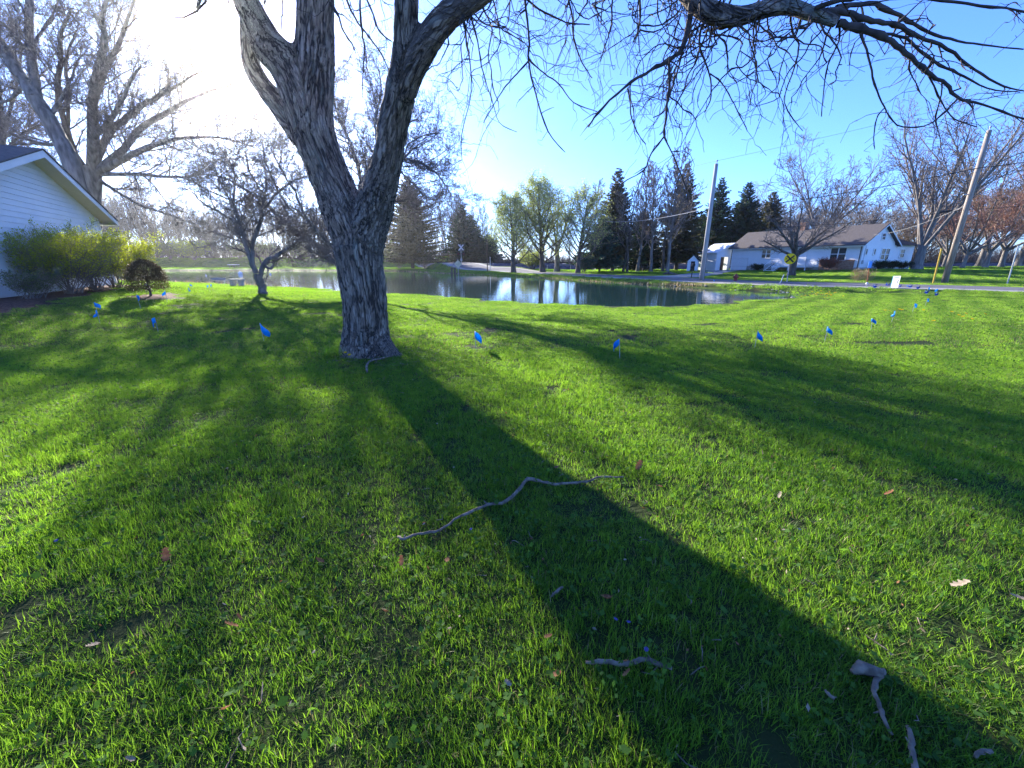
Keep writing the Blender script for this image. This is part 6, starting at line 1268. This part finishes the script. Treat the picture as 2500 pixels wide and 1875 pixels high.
# crumbs of litter, broken twigs and bits of leaf in the turf
rl = np.random.RandomState(8); n_ = 2400; r_ = 1.0 + 13 * rl.rand(n_) ** .7; a_ = rl.uniform(-.95, .95, n_); X_ = r_ * np.sin(a_); Y_ = r_ * np.cos(a_)
k_ = rl.rand(n_) < .35; X_ = np.where(k_, base.x + rl.normal(size=n_) * 1.1 + .5, X_); Y_ = np.where(k_, 6.9 + rl.normal(size=n_) * .8, Y_)
Z_ = hroad(X_, Y_) + rl.uniform(.015, .06, n_); V_, F_ = leaves_np(np.stack([X_, Y_, Z_], 1), .022, rl, 0, .5)
tw_ = []
for i in range(520):
    p = Vector((X_[i], Y_[i], hz(X_[i], Y_[i]) + .03)); a = rl.rand() * 6.28; L_ = rl.uniform(.03, .09); q = p + Vector((math.cos(a), math.sin(a), rl.normal() * .06)) * L_; m_ = p.lerp(q, .5) + Vector(tuple(rl.normal(size=3) * .01)); tw_.append(([p, m_, q], [.0025, .0025, .0015]))
V2, F2 = tubes_np(tw_, 4); mm_ = mesh_np('leaf_litter', np.concatenate([V_, V2]), [F_, F2 + len(V_)], False, M['pale_leaf']); mm_.materials.append(M['dead_leaf']); mm_.materials.append(M['stick'])
ix = rl.randint(0, 2, len(F_) + len(F2)); ix[len(F_):] = 2; mm_.polygons.foreach_set('material_index', ix.astype(np.int32)); tag(link(bpy.data.objects.new('leaf_litter', mm_)), kind='stuff')
# stones and dry tufts along the pond edge
rs_ = random.Random(31); prof = None; k_ = 0
SH = [(1850,733),(1905,728),(1945,724),(1962,720),(1945,716.5),(1905,713.5),(1870,711.3),(1800,707.5),(1740,704.5),(1650,699)]
for i in range(46):
    j = rs_.randint(0, len(SH) - 2); t_ = rs_.random(); q = G(SH[j][0] + (SH[j + 1][0] - SH[j][0]) * t_, SH[j][1] + (SH[j + 1][1] - SH[j][1]) * t_, WZ) + Vector((rs_.gauss(0, .25), rs_.gauss(0, .25), 0))
    if prof is None:
        mb = MB(); mb.ball((0, 0, .02), .1, 8, .6); mb.v = [tuple(Vector(v) * (1 + .25 * mnoise.noise(Vector(v) * 12))) for v in mb.v]; o = mb.build('shore_stone', M['concrete'], None, True); prof = o; o.data.materials[0] = M['gravel']
    else: o = prof.copy(); col.objects.link(o)
    o.location = (q.x, q.y, hz(q.x, q.y)); s_ = rs_.uniform(.3, 1.0); o.scale = (s_ * 1.2, s_, s_ * .8); o.rotation_euler = (0, 0, rs_.random() * 6); tag(o, 'small pale stone lying at the waterline around the right tip of the pond', 'stone', 'stones at the right tip of the pond')
rt_ = np.random.RandomState(14); Pt = []
for i in range(len(PP)):
    a = PP[i]; b = PP[(i + 1) % len(PP)]; L_ = np.hypot(*(b - a)); n_ = int(L_ * (22 if max(a[1], b[1]) < 75 else 5))
    t_ = rt_.rand(n_, 1); off = rt_.rand(n_, 1) ** 1.6 * .7; Pt.append(a + (b - a) * t_ - (b - a)[::-1] / (L_ + 1e-9) * np.array([[-1, 1]]) * off * (-1 if area > 0 else 1) * 1.0)
Pt = np.concatenate(Pt); m_ = (pond_sd(Pt[:, 0], Pt[:, 1]) > -.25) & (Pt[:, 1] > 30); Pt = Pt[m_]; n_ = len(Pt); z = hroad(Pt[:, 0], Pt[:, 1]); h_ = rt_.uniform(.10, .34, n_); a_ = rt_.rand(n_) * 6.28
W_ = np.stack([np.cos(a_), np.sin(a_), 0 * a_], 1) * .035; B0 = np.column_stack([Pt, z - .03]); T0 = B0 + np.column_stack([rt_.normal(size=(n_, 2)) * .07, h_])
V_ = np.stack([B0 - W_, B0 + W_, T0], 1).reshape(-1, 3); tag(link(bpy.data.objects.new('bank_grass', mesh_np('bank_grass', V_, np.arange(len(V_)).reshape(-1, 3), False, M['tan_grass']))), kind='stuff'); print('bank tufts', n_)
# brush along the foot of the wood
rb = random.Random(77); ob_ = [[], []]; CB = dict(seg=[4, 3], wig=[.12, .2], up=[.03, .03], tip=[.4, .5], rmin=.022, n=[4], t=[(.2, 1)], ang=[(20, 55)], len=[.5], dec=[.3], rr=[.7])
for i in range(5200):
    y = 113 + rb.random() * 22; x = -165 + rb.random() * (159 - (y - 113) * .3); h_ = rb.uniform(1.5, 5.5)
    if x > -8: continue
    grow(ob_, Vector((x, y, hz(x, y) - .1)), Vector((rb.gauss(0, .2), rb.gauss(0, .2), 1)).normalized(), h_, .04, 0, CB, rb)
for i in range(5200):
    y = 92 + rb.random() * 16; x = -4 + rb.random() * 160; h_ = rb.uniform(1.5, 5.0) * (.6 if x < 30 else 1)
    grow(ob_, Vector((x, y, hz(x, y) - .1)), Vector((rb.gauss(0, .2), rb.gauss(0, .2), 1)).normalized(), h_, .04, 0, CB, rb)
V_, F_ = tubes_np([x for l in ob_ for x in l], 3); tag(link(bpy.data.objects.new('woodland_brush', mesh_np('woodland_brush', V_, F_, True, M['twig_purple']))), kind='stuff')
# ================================================================ ADDED GLARE VOLUME
hm = bpy.data.materials.new('glare_volume'); hm.use_nodes = True; hn = hm.node_tree; hn.nodes.clear(); pv = hn.nodes.new('ShaderNodeVolumePrincipled'); ho_ = hn.nodes.new('ShaderNodeOutputMaterial'); hn.links.new(pv.outputs[0], ho_.inputs['Volume'])
pv.inputs['Color'].default_value = (.93, .95, 1, 1); pv.inputs['Density'].default_value = .0003; pv.inputs['Anisotropy'].default_value = .88
mb = MB(); mb.box(-320, -30, -6, 320, 190, 34); tag(mb.build('glare_haze', hm), kind='stuff')  # added volume: stands in for the lens glare and veil around the sun
sc.cycles.volume_bounces = 0
